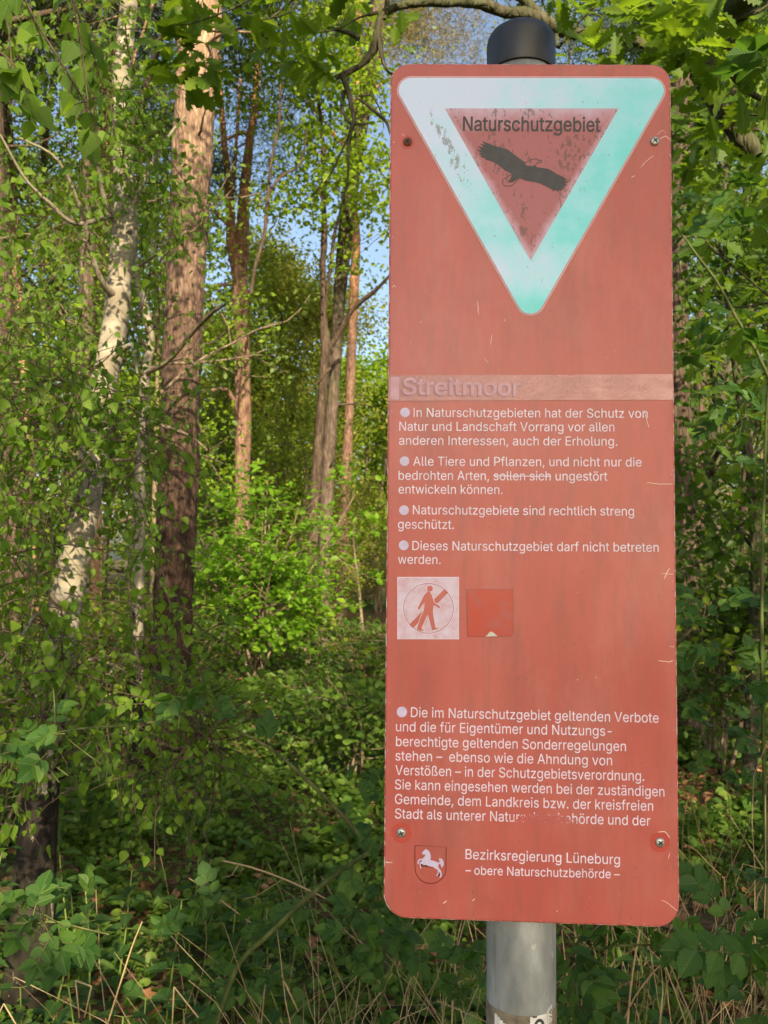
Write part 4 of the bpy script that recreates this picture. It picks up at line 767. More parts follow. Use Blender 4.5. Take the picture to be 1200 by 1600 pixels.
def finish_tree(name, label, cat, trunk_mb, bark, crown_mb, leaf, base, group=None, crown_name='crown', trunk_name='trunk'):
    root = empty(name, base, label, cat, group)
    if trunk_mb is not None: trunk_mb.build(trunk_name, bark, root, origin=base)
    if crown_mb is not None: crown_mb.build(crown_name, leaf, root, origin=base, smooth=False)
    return root

def broadleaf(name, label, x, y, H, r, seed, leaf, bark, leaves=7000, size=.065, crown0=.25, Lk=.28, nl=16, elev=(.1, .9), spread=.22, lean=(0, 0), droop=.3, tpl=DIAMOND, group=None, up=.06, sub=4, cat='tree', flat=.45, path=None):
    rng = np.random.default_rng(seed)
    z0 = gz(x, y) - .05
    if path is None:
        T = np.array([[x, y, z0], [x + lean[0] * .3 + rng.normal(0, .03 * H), y + lean[1] * .3, z0 + H * .33], [x + lean[0] * .7 + rng.normal(0, .12), y + lean[1] * .7, z0 + H * .66], [x + lean[0], y + lean[1], z0 + H]])
        rr = np.array([r * 1.0, r * .7, r * .42, r * .1])
    else: T, rr = path; x, y, z0 = T[0]
    mb = MB(); tube(mb, T, rr, 12, 40, lump=.04, rng=rng)
    tips = limbs_from(mb, T, rr, rng, nl, crown0, .98, lambda t: H * Lk * (1.15 - .7 * (t - crown0) / (1 - crown0)), elev, sub=sub, up=up)
    c = MB(); pts = cluster(tips, leaves, spread, rng, flat)
    keep = pts[:, 2] > .25
    scatter(c, tpl, pts[keep], size, rng, up=.32, droop=droop)
    return finish_tree(name, label, cat, mb, bark, c, leaf, (x, y, z0), 'broadleaved trees behind the sign')

def needle_tufts(mb, pts, rng, L=.09, n=26, wd=.004, spread=.12):
    """tufts of fine needles around twig ends"""
    N = len(pts) * n
    b = np.repeat(pts, n, 0) + rng.normal(0, spread, (N, 3)); d = unit(rng.normal(0, 1, (N, 3)) + [0, 0, .35])
    s = unit(np.cross(d, rng.normal(0, 1, (N, 3)))) * wd
    l = L * rng.uniform(.6, 1.3, (N, 1))
    V = np.stack([b - s, b + s, b + d * l], 1).reshape(-1, 3)
    mb.add(V, [np.arange(N * 3).reshape(-1, 3)])

def pine(name, label, pts, seed, bark, limbs=None, leaf='needles', tufts=0, tuft_t=(.6, 1), Lf=1.6, n_l=12, seg=18, group=None, stubs=6, tuft_n=26, extra=None, wd=.004, elev=(-.2, .6), L=.09, crown=1.3):
    rng = np.random.default_rng(seed)
    P, r = px_path(pts); P, r = to_ground(P, r)
    mb = MB(); tube(mb, P, r, seg, 110, lump=.03, rng=rng)
    T = spline(np.column_stack([P, r]), 60)
    for i in range(stubs):                                            # dead branch stubs
        k = rng.integers(18, 56); a = rng.uniform(0, 2 * np.pi); d = np.array([math.cos(a), math.sin(a), rng.uniform(-.2, .4)])
        tube(mb, wander(T[k, :3], d, rng.uniform(.3, 1.1), 4, rng, .2), np.linspace(.018, .005, 5), 5, cap=False)
    for l in (limbs or []):
        Q, q = px_path(l); tube(mb, Q, q, 8, 26, lump=.04, rng=rng, cap=False)
    c = None
    if tufts:
        tips = limbs_from(mb, P, r, rng, n_l, tuft_t[0], tuft_t[1], lambda t: Lf, elev, sub=4, up=.04)
        c = MB(); needle_tufts(c, cluster(tips, tufts, .16, rng), rng, n=tuft_n, wd=wd, L=L)
    if extra:
        c = c or MB()
        for (px, py, Y, sx, sy, k) in extra:
            q = np.array([at(px + rng.normal(0, sx), py + rng.normal(0, sy), Y + rng.normal(0, .5)) for _ in range(k)])
            needle_tufts(c, q, rng, n=tuft_n, wd=wd, L=L)
    top = P[-1]; c = c or MB(); tt = []
    for i in range(9):
        a = rng.uniform(0, 2 * np.pi); d = np.array([math.cos(a), math.sin(a), rng.uniform(.1, .8)])
        Q = wander(top - [0, 0, rng.uniform(0, 1.0)], d, rng.uniform(1.4, 2.6) * crown, 6, rng, .2, .05); tube(mb, Q, np.linspace(.035, .008, 7), 5, cap=False); tt += list(Q[2:])
    pc = cluster(np.array(tt), int(260 * crown), .28, rng, .6); needle_tufts(c, pc[pc[:, 2] > top[2] - 1.2], rng, n=34, wd=.011, L=.2, spread=.16)
    return finish_tree(name, label, 'tree', mb, M[bark], c, M[leaf], tuple(P[0]), 'pines of the wood')

# big pine left of the middle
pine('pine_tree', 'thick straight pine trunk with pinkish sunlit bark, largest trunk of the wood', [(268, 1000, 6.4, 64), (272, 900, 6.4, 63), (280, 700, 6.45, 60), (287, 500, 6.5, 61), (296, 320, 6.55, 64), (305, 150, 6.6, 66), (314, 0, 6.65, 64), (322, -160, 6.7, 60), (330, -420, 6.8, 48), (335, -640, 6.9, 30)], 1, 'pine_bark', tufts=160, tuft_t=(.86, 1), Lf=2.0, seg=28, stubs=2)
# forked pine
pine('pine_tree', 'reddish pine dividing into two upright stems beside the thick pine', [(378, 770, 13.5, 25), (379, 640, 13.5, 26), (377, 520, 13.5, 25), (374, 440, 13.5, 25), (378, 380, 13.5, 21), (382, 300, 13.5, 17), (390, 220, 13.5, 14), (399, 165, 13.5, 12), (402, 60, 13.5, 10), (404, -120, 13.5, 7)], 2, 'red_pine_bark',
     limbs=[[(374, 445, 13.5, 20), (362, 380, 13.4, 17), (359, 320, 13.4, 15), (352, 240, 13.3, 10), (345, 160, 13.3, 9), (340, 60, 13.3, 7)], [(364, 300, 13.4, 7), (368, 240, 13.4, 6), (372, 180, 13.4, 5), (376, 120, 13.4, 4)], [(357, 350, 13.4, 8), (340, 335, 13.2, 7), (322, 312, 13, 5)], [(376, 655, 13.4, 8), (362, 620, 13.3, 7), (350, 608, 13.2, 6), (318, 612, 13, 4)], [(374, 440, 13.5, 6), (350, 445, 13.3, 5), (318, 448, 13, 4)], [(385, 210, 13.5, 6), (376, 208, 13.5, 6), (340, 225, 13.5, 3)]],
     extra=[(350, 255, 13.4, 16, 14, 26), (415, 190, 13.6, 26, 24, 40), (375, 170, 13.5, 22, 18, 22), (425, 265, 13.8, 26, 18, 26), (330, 280, 13.2, 16, 22, 20), (395, 90, 13.6, 40, 40, 40), (440, 130, 14, 25, 30, 20)], tuft_n=40, wd=.006, L=.13, stubs=3)
# grey pine and thin pine at the right of the clearing
pine('pine_tree', 'greyish pine trunk standing right behind the dark curved tree', [(507, 890, 12.6, 20), (510, 800, 12.6, 21), (514, 700, 12.6, 20), (522, 600, 12.6, 19), (528, 500, 12.6, 20), (534, 420, 12.6, 21), (545, 320, 12.6, 24), (560, 220, 12.6, 26), (575, 130, 12.6, 26), (592, 20, 12.6, 24), (606, -120, 12.6, 20)], 3, 'grey_bark', leaf='sunlit_needles', extra=[(600, 70, 12.8, 40, 45, 40), (650, 60, 13, 40, 30, 50), (720, 50, 13.5, 40, 30, 50), (560, 60, 12.6, 25, 35, 25)], tuft_n=46, wd=.006, L=.12, stubs=5)
pine('pine_tree', 'slim straight pine with a bare foot at the edge of the clearing', [(528, 965, 18.5, 21), (532, 900, 18.5, 20), (540, 760, 18.5, 16), (546, 640, 18.5, 15), (549, 560, 18.5, 16), (553, 460, 18.5, 14), (556, 380, 18.5, 14), (552, 300, 18.5, 13), (556, 200, 18.5, 12), (560, 60, 18.5, 10), (562, -60, 18.5, 8)], 4, 'red_pine_bark', tufts=60, tuft_t=(.8, 1), Lf=1.8, stubs=5, tuft_n=40, wd=.007, L=.13)
pine('pine_tree', 'orange pine trunk glowing between the birch and the left edge', [(153, 640, 11.5, 17), (155, 500, 11.5, 16), (157, 400, 11.5, 18), (160, 300, 11.5, 22), (165, 200, 11.5, 24), (170, 100, 11.5, 24), (174, 20, 11.5, 23), (178, -120, 11.5, 18), (180, -240, 11.5, 12)], 5, 'orange_bark', limbs=[[(166, 190, 11.5, 9), (150, 220, 11.4, 8), (128, 190, 11.3, 7), (104, 160, 11.2, 5)], [(158, 380, 11.5, 7), (170, 395, 11.4, 5), (178, 380, 11.3, 4)]], extra=[(240, 120, 11.8, 22, 50, 60), (230, 60, 12, 25, 30, 30), (255, 190, 11.6, 14, 22, 22)], tuft_n=44, wd=.005, L=.11, stubs=5)
pine('pine_tree', 'dark violet-grey pine trunk close beside the orange one', [(128, 900, 9.5, 26), (130, 700, 9.5, 25), (133, 520, 9.5, 25), (136, 400, 9.5, 24), (139, 250, 9.5, 22), (142, 80, 9.5, 20), (145, -120, 9.5, 16)], 6, 'grey_bark', stubs=7)
pine('pine_tree', 'broad brown pine trunk at the left edge of the wood', [(30, 900, 7.6, 46), (24, 760, 7.6, 42), (14, 620, 7.6, 38), (4, 480, 7.6, 36), (-6, 330, 7.6, 34), (-14, 120, 7.6, 30), (-20, -120, 7.6, 24)], 7, 'dark_bark', stubs=5)
pine('pine_tree', 'tan pine trunk low on the left, lit in patches', [(50, 960, 10.5, 22), (46, 850, 10.5, 22), (40, 700, 10.5, 20), (30, 520, 10.5, 18), (22, 360, 10.5, 16), (12, 180, 10.5, 14), (4, 0, 10.5, 12)], 8, 'orange_bark', stubs=6)
pine('pine_tree', 'dark furrowed trunk directly right of the sign', [(1066, 1000, 7.2, 46), (1066, 850, 7.2, 40), (1064, 700, 7.2, 36), (1060, 540, 7.2, 34), (1059, 400, 7.2, 34), (1062, 250, 7.2, 36), (1068, 120, 7.2, 36), (1074, 0, 7.2, 34), (1080, -160, 7.2, 28)], 9, 'dark_bark', stubs=4)
pine('pine_tree', 'slender dark trunk behind the dark furrowed one', [(1090, 900, 13, 18), (1091, 760, 13, 17), (1093, 600, 13, 17), (1094, 500, 13, 16), (1096, 400, 13, 15), (1099, 260, 13, 14), (1102, 60, 13, 12), (1104, -100, 13, 9)], 10, 'dark_bark', stubs=6)
pine('pine_tree', 'grey-brown pine trunk with splintered bark near the right edge', [(1166, 960, 11, 20), (1165, 860, 11, 18), (1166, 740, 11, 17), (1170, 640, 11, 15), (1174, 480, 11, 14), (1178, 300, 11, 13), (1182, 60, 11, 11)], 11, 'dark_bark', stubs=8)

# the near birch with its foliage
def near_birch():
    rng = np.random.default_rng(21)
    pts = [(30, 1660, 2.75, 74), (42, 1540, 2.78, 68), (52, 1400, 2.82, 62), (66, 1220, 2.9, 52), (84, 1060, 3.0, 49), (108, 920, 3.1, 47), (128, 820, 3.2, 44), (146, 710, 3.3, 45), (162, 600, 3.4, 42), (178, 520, 3.48, 40), (188, 430, 3.55, 40), (196, 350, 3.62, 38), (192, 270, 3.7, 33), (188, 190, 3.78, 31), (192, 100, 3.86, 29), (202, 0, 3.95, 26), (210, -120, 4.05, 22), (216, -300, 4.2, 15)]
    P, r = px_path(pts); P, r = to_ground(P, r, 1.3)
    mb = MB(); tube(mb, P, r, 30, 170, lump=.022, rng=rng)
    for l in ([(186, 470, 3.52, 14), (160, 440, 3.4, 10), (140, 385, 3.3, 8), (128, 330, 3.2, 6), (90, 250, 3.1, 5), (30, 215, 3.0, 3)], [(182, 350, 3.6, 10), (160, 300, 3.5, 8), (150, 230, 3.4, 6), (135, 160, 3.3, 4), (100, 120, 3.2, 3)], [(178, 335, 3.6, 9), (120, 350, 3.3, 7), (80, 320, 3.2, 6), (40, 280, 3.1, 5), (0, 210, 3.0, 4)], [(196, 345, 3.62, 9), (230, 270, 3.6, 6), (262, 215, 3.6, 5), (290, 180, 3.6, 3)], [(166, 570, 3.42, 9), (205, 540, 3.3, 7), (215, 585, 3.2, 4)], [(100, 960, 3.05, 9), (60, 900, 2.9, 7), (20, 870, 2.8, 5), (-40, 880, 2.7, 4)], [(76, 1140, 2.95, 8), (100, 1060, 2.8, 7), (150, 1030, 2.7, 5), (230, 1075, 2.6, 4), (300, 1160, 2.5, 3)], [(90, 1010, 3, 8), (60, 960, 2.8, 6), (30, 1000, 2.6, 5), (-20, 1060, 2.5, 3)], [(150, 690, 3.3, 8), (110, 640, 3.1, 6), (60, 600, 3, 5), (0, 600, 2.9, 4)], [(66, 1220, 2.9, 8), (95, 1180, 2.8, 5), (120, 1130, 2.7, 4)]):
        Q, q = px_path(l); tube(mb, Q, q, 7, 20, lump=.05, rng=rng, cap=False)
    root = empty('birch_tree', tuple(P[0]), 'leaning white birch with black scarred bark at the left front', 'tree')
    mb.build('trunk', M['birch_bark'], root, origin=P[0])
    tw = MB(); lf = MB()
    def twig(p, d, L, n, size):
        Q = wander(p, d, L, 5, rng, .22, -.14); tube(tw, Q, np.linspace(.0022, .0009, 6), 4, cap=False)
        S_ = spline(Q, n + 2)[1:]
        k = len(S_); y = rng.normal(0, .55, (k, 3)) + np.array([0, 0, -.75]) + (Q[-1] - Q[0]) / L * .3
        nr = rng.normal(0, .7, (k, 3)) + np.array([.15, -.55, .55])
        place(lf, BIRCH, S_ + rng.normal(0, .012, S_.shape), y, nr, size * rng.uniform(.45, 1.35, k), uv=True)
    boxes = [(int(k * 1.15), x0, x1, y0, y1, Y0, Y1, s * .74) for k, x0, x1, y0, y1, Y0, Y1, s in [(46, 140, 240, 20, 330, 2.8, 3.5, .045), (300, -140, 235, -60, 560, 2.9, 4.6, .045), (190, -120, 130, 480, 760, 2.7, 4.4, .043), (80, 40, 250, 590, 780, 2.6, 3.0, .042), (130, -140, 110, 760, 1010, 2.3, 3.6, .042), (66, 20, 310, 960, 1130, 2.2, 2.9, .042), (48, 150, 330, 1080, 1210, 2.1, 2.6, .034), (30, 300, 345, 1130, 1230, 2.1, 2.3, .034), (36, -60, 80, 1000, 1230, 2.0, 2.7, .042), (70, 170, 270, 180, 400, 3.2, 4.4, .044), (14, 250, 330, 330, 440, 3.6, 4.4, .044), (16, 225, 300, 480, 720, 3.6, 5.0, .044), (14, 190, 250, 780, 960, 3.0, 4.4, .042), (60, -100, 240, 560, 900, 3.6, 5.2, .044)]]
    for k, x0, x1, y0, y1, Y0, Y1, s in boxes:
        m = 0
        while m < k:
            px, py, Y = rng.uniform(x0, x1), rng.uniform(y0, y1), rng.uniform(Y0, Y1)
            if 140 < px < 232 and 310 < py < 640 and Y < 3.9: continue
            if 238 < px < 330 and py < 900 and rng.random() < .6: continue
            if 100 < px < 150 and 790 < py < 930 and Y < 3.2 and rng.random() < .75: continue
            p = at(px, py - 30, Y)
            if vnoise(p[None], 9, .55)[0] < -.25: continue
            twig(p, rng.normal(0, .8, 3) + [0, 0, -.1], rng.uniform(.18, .42), rng.integers(6, 11), s); m += 1
    # long hanging twigs close to the lens at the top left
    for l, s in (([(20, -40, 1.35), (60, 40, 1.35), (110, 120, 1.36), (150, 190, 1.38)], .045), ([(95, -40, 1.5), (120, 30, 1.5), (128, 80, 1.5), (138, 180, 1.5), (128, 260, 1.5)], .046), ([(-30, 60, 1.3), (20, 100, 1.3), (50, 160, 1.32)], .046), ([(118, 10, 1.6), (140, 70, 1.6), (160, 130, 1.6)], .044), ([(-20, -20, 1.5), (10, 30, 1.5), (20, 120, 1.5)], .045)):
        Q = spline(np.array([at(*q) for q in l]), 14); tube(tw, Q, np.linspace(.0022, .001, 14), 5, cap=False)
        for q in Q[1::2]:
            for _ in range(2):
                y = rng.normal(0, .5, 3) + [0, 0, -.8]
                e = q + unit(y) * rng.uniform(.012, .03); tube(tw, [q, e], [.0009, .0007], 4, cap=False)
                place(lf, BIRCH, e[None], y[None], (rng.normal(0, .5, 3) + [0, -.8, .4])[None], s * rng.uniform(.55, 1.15), uv=True)
    for c0, sd, k in (((-.62, 3.0, 5.8), (.5, .5, .42), 800), ((-.55, 3.05, 4.15), (.42, .4, .26), 520), ((-1.5, 3.6, 5.6), (.6, .6, .5), 500)):  # unseen upper leaf clumps, added to shade the thick pine
        c0 = np.array(c0); b_ = np.array([-1.25, 3.95, c0[2] - .9]); tube(tw, np.array([b_, (b_ + c0) / 2 + [0, 0, .15], c0]), [.018, .012, .004], 6, 12, cap=False)
        for _ in range(10): tube(tw, wander(c0 + rng.normal(0, .1, 3), rng.normal(0, 1, 3), .8, 5, rng, .25), np.linspace(.005, .0015, 6), 4, cap=False)
        q = c0 + rng.normal(0, 1, (k, 3)) * sd; q = q[q[:, 2] > 3.85 if c0[2] < 5 else q[:, 2] > 0]
        scatter(lf, BIRCH, q, .06, rng, up=.3, droop=.6, uv=True)
    tw.build('twigs', M['twig'], root, origin=P[0]); lf.build('crown', M['birch_leaf'], root, origin=P[0], smooth=False)
near_birch()

def slender_birch():
    pts = [(215, 1010, 6.0, 20), (216, 880, 6.0, 20), (219, 760, 6.0, 18), (224, 690, 6.0, 19), (226, 640, 6.05, 16), (228, 580, 6.1, 15), (236, 535, 6.1, 13), (228, 490, 6.1, 12), (216, 440, 6.1, 10), (212, 405, 6.1, 9), (204, 330, 6.1, 8), (206, 200, 6.1, 7)]
    P, r = px_path(pts); P, r = to_ground(P, r); rng = np.random.default_rng(33)
    mb = MB(); tube(mb, P, r, 14, 90, lump=.04, rng=rng)
    for l in ([(226, 585, 6.1, 6), (262, 565, 5.8, 7), (300, 520, 5.6, 7), (330, 490, 5.4, 6), (352, 476, 5.2, 4)], [(214, 420, 6.1, 5), (240, 400, 5.9, 4), (262, 390, 5.8, 3)], [(262, 565, 5.8, 4), (290, 560, 5.7, 3), (310, 575, 5.6, 2)]):
        Q, q = px_path(l); tube(mb, Q, q, 7, 20, lump=.05, rng=rng, cap=False, mat=1)
    tips = limbs_from(mb, P, r, rng, 14, .35, .98, lambda t: 1.0, (-.2, .6), sub=3, mat=1)
    c = MB(); scatter(c, OVAL, cluster(tips, 900, .15, rng), .045, rng, up=.5, droop=.5)
    finish_tree('birch_tree', 'thin crooked white birch between the leaning birch and the thick pine', 'tree', mb, [M['birch_bark'], M['pale_twig']], c, M['birch_leaf'], tuple(P[0]))
slender_birch()

def curved_oak():
    rng = np.random.default_rng(41)
    pts = [(489, 905, 11.8, 17), (490, 820, 11.8, 17), (494, 740, 11.8, 17), (500, 660, 11.8, 15), (506, 580, 11.8, 15), (509, 545, 11.8, 15), (506, 500, 11.8, 11), (504, 420, 11.8, 10), (507, 370, 11.8, 10), (505, 300, 11.8, 8), (505, 250, 11.8, 7), (502, 190, 11.8, 6), (492, 130, 11.8, 5), (484, 80, 11.8, 4)]
    P, r = px_path(pts); P, r = to_ground(P, r); mb = MB(); tube(mb, P, r, 14, 90, lump=.05, rng=rng)
    for l in ([(512, 548, 11.8, 9), (530, 520, 11.7, 8), (546, 490, 11.6, 8), (566, 470, 11.5, 7), (585, 455, 11.4, 6), (606, 434, 11.3, 5), (640, 400, 11.2, 4)], [(506, 500, 11.8, 7), (516, 420, 11.9, 6), (524, 360, 12, 5), (536, 320, 12, 5), (543, 280, 12, 4), (540, 230, 12, 4), (548, 160, 12, 3)], [(392, 460, 10, 6), (398, 420, 10, 6), (412, 370, 10, 6), (418, 310, 10, 6), (424, 250, 10, 5), (436, 190, 10, 5), (438, 130, 10, 4)], [(418, 305, 10, 5), (440, 275, 10.2, 4), (470, 255, 10.5, 3), (480, 200, 10.8, 3)], [(516, 575, 11.8, 4), (503, 590, 11.7, 3), (480, 615, 11.5, 2)]):
        Q, q = px_path(l); tube(mb, Q, q, 8, 26, lump=.06, rng=rng, cap=False)
    tips = []
    for (px, py, Y, sx, sy, k) in ((480, 60, 11.6, 60, 50, 90), (520, 130, 11.8, 50, 50, 100), (560, 250, 11.9, 30, 40, 46), (590, 310, 12, 18, 40, 30), (470, 240, 11.5, 40, 40, 40), (440, 50, 11.5, 50, 40, 40), (390, 120, 11.4, 40, 30, 26), (490, 330, 12, 30, 24, 12), (560, 400, 12, 25, 25, 10), (450, 310, 11.6, 30, 30, 10)):
        tips += [at(px + rng.normal(0, sx), py + rng.normal(0, sy), Y + rng.normal(0, .6)) for _ in range(k)]
    tips = np.array(tips)
    for p in tips[::2]:
        tube(mb, wander(p, rng.normal(0, 1, 3), .6, 3, rng, .3), [.008, .005, .004, .003], 4, cap=False)
    c = MB(); scatter(c, OVAL, cluster(tips, 8000, .17, rng, .5), .075, rng, up=.3, droop=.2)
    finish_tree('oak_tree', 'dark sinuous young oak with bright lime leaves above the clearing', 'tree', mb, M['dark_bark'], c, M['lime_leaf'], tuple(P[0]))
curved_oak()

def X(px, Y): return (px - 600) / F * Y
# broadleaved trees behind, each with its own crown
for a in [
    ('birch_tree', 'soft olive weeping tree filling the middle distance', X(440, 22), 22, 9.2, .12, 51, 'olive_leaf', 'grey_bark', dict(leaves=34000, size=.10, crown0=.08, nl=34, Lk=.36, spread=.34, droop=1.1, elev=(-.2, .7), flat=.8)),
    ('maple_tree', 'pale leafy tree far behind the forked pine', X(335, 30), 30, 9.5, .14, 52, 'mid_leaf', 'grey_bark', dict(leaves=18000, size=.14, crown0=.1, nl=28, Lk=.4, spread=.4)),
    ('oak_tree', 'round-topped green tree under the patch of open sky', X(455, 34), 34, 13.2, .2, 53, 'mid_leaf', 'grey_bark', dict(leaves=20000, size=.15, crown0=.12, nl=30, Lk=.34, spread=.45)),
    ('beech_tree', 'bright yellow-green tree beside the sign, low under the white sky', X(575, 27), 27, 7.3, .1, 54, 'lime_leaf', 'grey_bark', dict(leaves=18000, size=.15, crown0=.08, nl=28, Lk=.42, spread=.34)),
    ('hornbeam_tree', 'sunlit lime-green tree behind the leaning birch', X(95, 12), 12, 10.5, .1, 55, 'lime_leaf', 'grey_bark', dict(leaves=22000, size=.07, crown0=.12, nl=36, spread=.24, Lk=.28)),
    ('hornbeam_tree', 'dense green tree at the left edge behind the brown pine', X(-10, 10), 10, 9, .1, 56, 'mid_leaf', 'grey_bark', dict(leaves=16000, size=.055, crown0=.12, nl=34, spread=.22, Lk=.26)),
    ('maple_tree', 'green tree seen between the leaning birch and the thick pine', X(235, 19), 19, 12, .13, 57, 'mid_leaf', 'grey_bark', dict(leaves=22000, size=.10, crown0=.1, nl=34, Lk=.3, spread=.32)),
    ('maple_tree', 'deep green tree far back on the left', X(130, 26), 26, 15, .16, 58, 'dark_leaf', 'grey_bark', dict(leaves=16000, size=.11, crown0=.08, nl=34, Lk=.34, spread=.45)),
    ('oak_tree', 'dark green tree filling the strip right of the sign', X(1150, 9), 9, 7.5, .11, 59, 'dark_leaf', 'oak_bark', dict(leaves=15000, size=.055, crown0=.12, nl=32, spread=.22, Lk=.28)),
    ('oak_tree', 'leafy young oak at the right edge behind the climbing canes', X(1160, 5.6), 5.6, 5.2, .05, 66, 'dark_leaf', 'oak_bark', dict(leaves=5500, size=.06, crown0=.12, nl=30, spread=.18, Lk=.15, tpl=OVAL)),
    ('maple_tree', 'paler green tree farther back at the right edge', X(1200, 15), 15, 11, .14, 60, 'mid_leaf', 'grey_bark', dict(leaves=16000, size=.07, crown0=.08, nl=32, spread=.3)),
    ('beech_tree', 'tall tree behind the sign whose top shows beside the post cap', X(900, 20), 20, 15, .16, 61, 'mid_leaf', 'grey_bark', dict(leaves=14000, size=.09, crown0=.1, nl=30, spread=.36)),
    ('sapling', 'small pale sapling right of the slim pine', X(568, 15.5), 15.5, 2.9, .03, 62, 'olive_leaf', 'pale_twig', dict(leaves=1300, size=.055, crown0=.25, nl=14, spread=.12, sub=2)),
    ('rowan_tree', 'young tree with a thin stem in front of the weeping tree', X(455, 16), 16, 4.6, .04, 63, 'mid_leaf', 'grey_bark', dict(leaves=3200, size=.06, crown0=.15, nl=18, spread=.16, sub=3)),
    ('beech_tree', 'dim green tree low behind the thick pine, right side', X(340, 17), 17, 4.2, .06, 64, 'dark_leaf', 'grey_bark', dict(leaves=4200, size=.06, crown0=.08, nl=22, spread=.18, sub=3)),
]:
    nm, lb, x, y, H, r, sd, lf, bk, kw = a
    broadleaf(nm, lb, x, y, H, r, sd, M[lf], M[bk], **kw)

# sunlit cherry bush in the clearing and darker bushes along the foot of the wood
def bush(name, label, x, y, H, Wd, seed, leaf, leaves, size, tpl=OVAL, stems=7, spread=.1, flat=.35, cat='bush', bark='pale_twig', up=.6):
    rng = np.random.default_rng(seed); z0 = gz(x, y) - .04
    mb = MB(); tips = []
    for i in range(stems):
        a = rng.uniform(0, 2 * np.pi); s = rng.uniform(.1, 1) * Wd / 2
        T = np.array([[x + rng.normal(0, .06), y + rng.normal(0, .06), z0], [x + s * .35 * math.cos(a), y + s * .35 * math.sin(a), z0 + H * .4], [x + s * math.cos(a), y + s * math.sin(a), z0 + H * rng.uniform(.65, 1)]])
        rr = np.array([.018, .012, .004]) * (H / 2) ** .5; tube(mb, T, rr, 6, 16, lump=.06, rng=rng)
        tips.append(limbs_from(mb, T, rr, rng, 9, .25, 1, lambda t: Wd * .3, (-.1, .6), sub=2, tip_r=.002, up=.02))
    tips = np.concatenate(tips); c = MB()
    P = cluster(tips, leaves, spread, rng, flat); P[:, 2] = np.maximum(P[:, 2], z0 + .06)
    scatter(c, tpl, P, size, rng, up=up, droop=.25)
    return finish_tree(name, label, cat, mb, M[bark], c, M[leaf], (x, y, z0), 'bushes of the understorey', trunk_name='stem')
bush('bush', 'brilliant lime-green bush in full sun in the clearing', X(405, 9.6), 9.6, 2.3, 2.3, 71, 'cherry_leaf', 4600, .085, stems=15, spread=.13, flat=.22, up=1.2)
bush('bush', 'green bush with sunlit top just right of the brilliant one', X(475, 11), 11, 1.5, 1.3, 72, 'lime_leaf', 2000, .055, flat=.25, up=1.1)
bush('bush', 'dark bush at the foot of the thick pine', X(300, 9), 9, .9, 1.3, 73, 'dark_leaf', 1300, .05)
bush('bush', 'low dark bush in front of the slim pine foot', X(560, 10), 10, .7, 1.5, 74, 'dark_leaf', 1400, .05)
bush('bush', 'dim green bush behind the leaning birch, low at the left', X(30, 6), 6, 1.5, 1.8, 75, 'mid_leaf', 2200, .05)
bush('bush', 'green bush between the two birches', X(170, 7.5), 7.5, 1.4, 1.5, 76, 'mid_leaf', 1600, .05)
bush('bush', 'dark bush under the tree right of the sign', X(1120, 6), 6, 1.6, 2.0, 77, 'dark_leaf', 2400, .055)
bush('bush', 'lighter bush at the right edge, behind the climbing rose', X(1420, 4.3), 4.3, 1.4, 1.2, 78, 'mid_leaf', 1700, .05)
bush('bush', 'low green bush beside the sign, sprinkled with sun', X(560, 5.6), 5.6, .75, 1.3, 79, 'ground_leaf', 1700, .05)
bush('bush', 'green bush just behind the sign post', X(850, 6), 6, 1.3, 2.4, 80, 'mid_leaf', 2200, .055)
bush('bush', 'dark briar thicket at the left front behind the birch foot', X(-20, 4), 4, 1.1, 1.4, 81, 'dark_leaf', 1700, .045)
for i, (px, Y, H, lab) in enumerate(((590, 21, 2.2, 'pale'), (100, 15, 2.4, 'dim'), (250, 13, 1.0, 'sunlit'), (20, 15, 2.6, 'dark'), (390, 20, 2.6, 'hazy'), (500, 24, 2.4, 'soft'), (1140, 13, 2.4, 'speckled'), (1210, 9, 1.9, 'murky'))):
    where = ('against the dark wood beside the sign', 'between the left trunks', 'on bright ground between slender birch and thick pine', 'at the far left edge', 'below the forked pine', 'behind the curved oak', 'between the trunks on the right', 'low at the right edge')[i]
    bush('bush', lab + ' bush ' + where, X(px, Y), Y, H, 2.6, 90 + i, ('olive_leaf', 'dark_leaf', 'mid_leaf', 'dark_leaf', 'mid_leaf', 'olive_leaf', 'dark_leaf', 'dark_leaf')[i], 1800, .075, spread=.18, up=.6)

# thin bare trunks far in the wood
mesh0 = None
for i, (px, Y, H, rr, lab) in enumerate(((592, 26, 4.6, .07, 'pale bare trunk in the dark wood just left of the sign'), (598, 30, 5, .06, 'greyish bare trunk closest to the left side of the sign'), (583, 33, 5.5, .06, 'dim bare trunk a little way from the left side of the sign'), (570, 29, 5, .05, 'thin leaning bare trunk behind the slim pine'), (68, 17, 8, .06, 'thin lit trunk between the tan pine and the leaning birch'), (78, 20, 8, .07, 'second thin trunk close to the leaning birch on its left'), (240, 12, 5, .05, 'thin pale stem just left of the thick pine'), (1120, 20, 7, .07, 'thin dark trunk between the rusty and the splintered pine'), (1190, 18, 7, .08, 'thin brown trunk at the right edge'))):
    rng = np.random.default_rng(120 + i); x = X(px, Y); z0 = gz(x, Y) - .1; mb = MB()
    T = np.array([[x, Y, z0], [x + rng.normal(0, .1), Y, z0 + H * .5], [x + rng.normal(0, .25), Y, z0 + H]])
    tube(mb, T, np.array([rr, rr * .85, rr * .4]), 9, 30, lump=.05, rng=rng)
    limbs_from(mb, T, np.array([rr, rr * .85, rr * .4]), rng, 6, .4, .95, lambda t: .9, (.2, .9), sub=1)
    finish_tree('bare_trunk', lab, 'tree', mb, M['pale_twig' if i in (0, 1, 4, 6) else 'grey_bark'], None, None, (x, Y, z0), 'bare trunks deep in the wood')

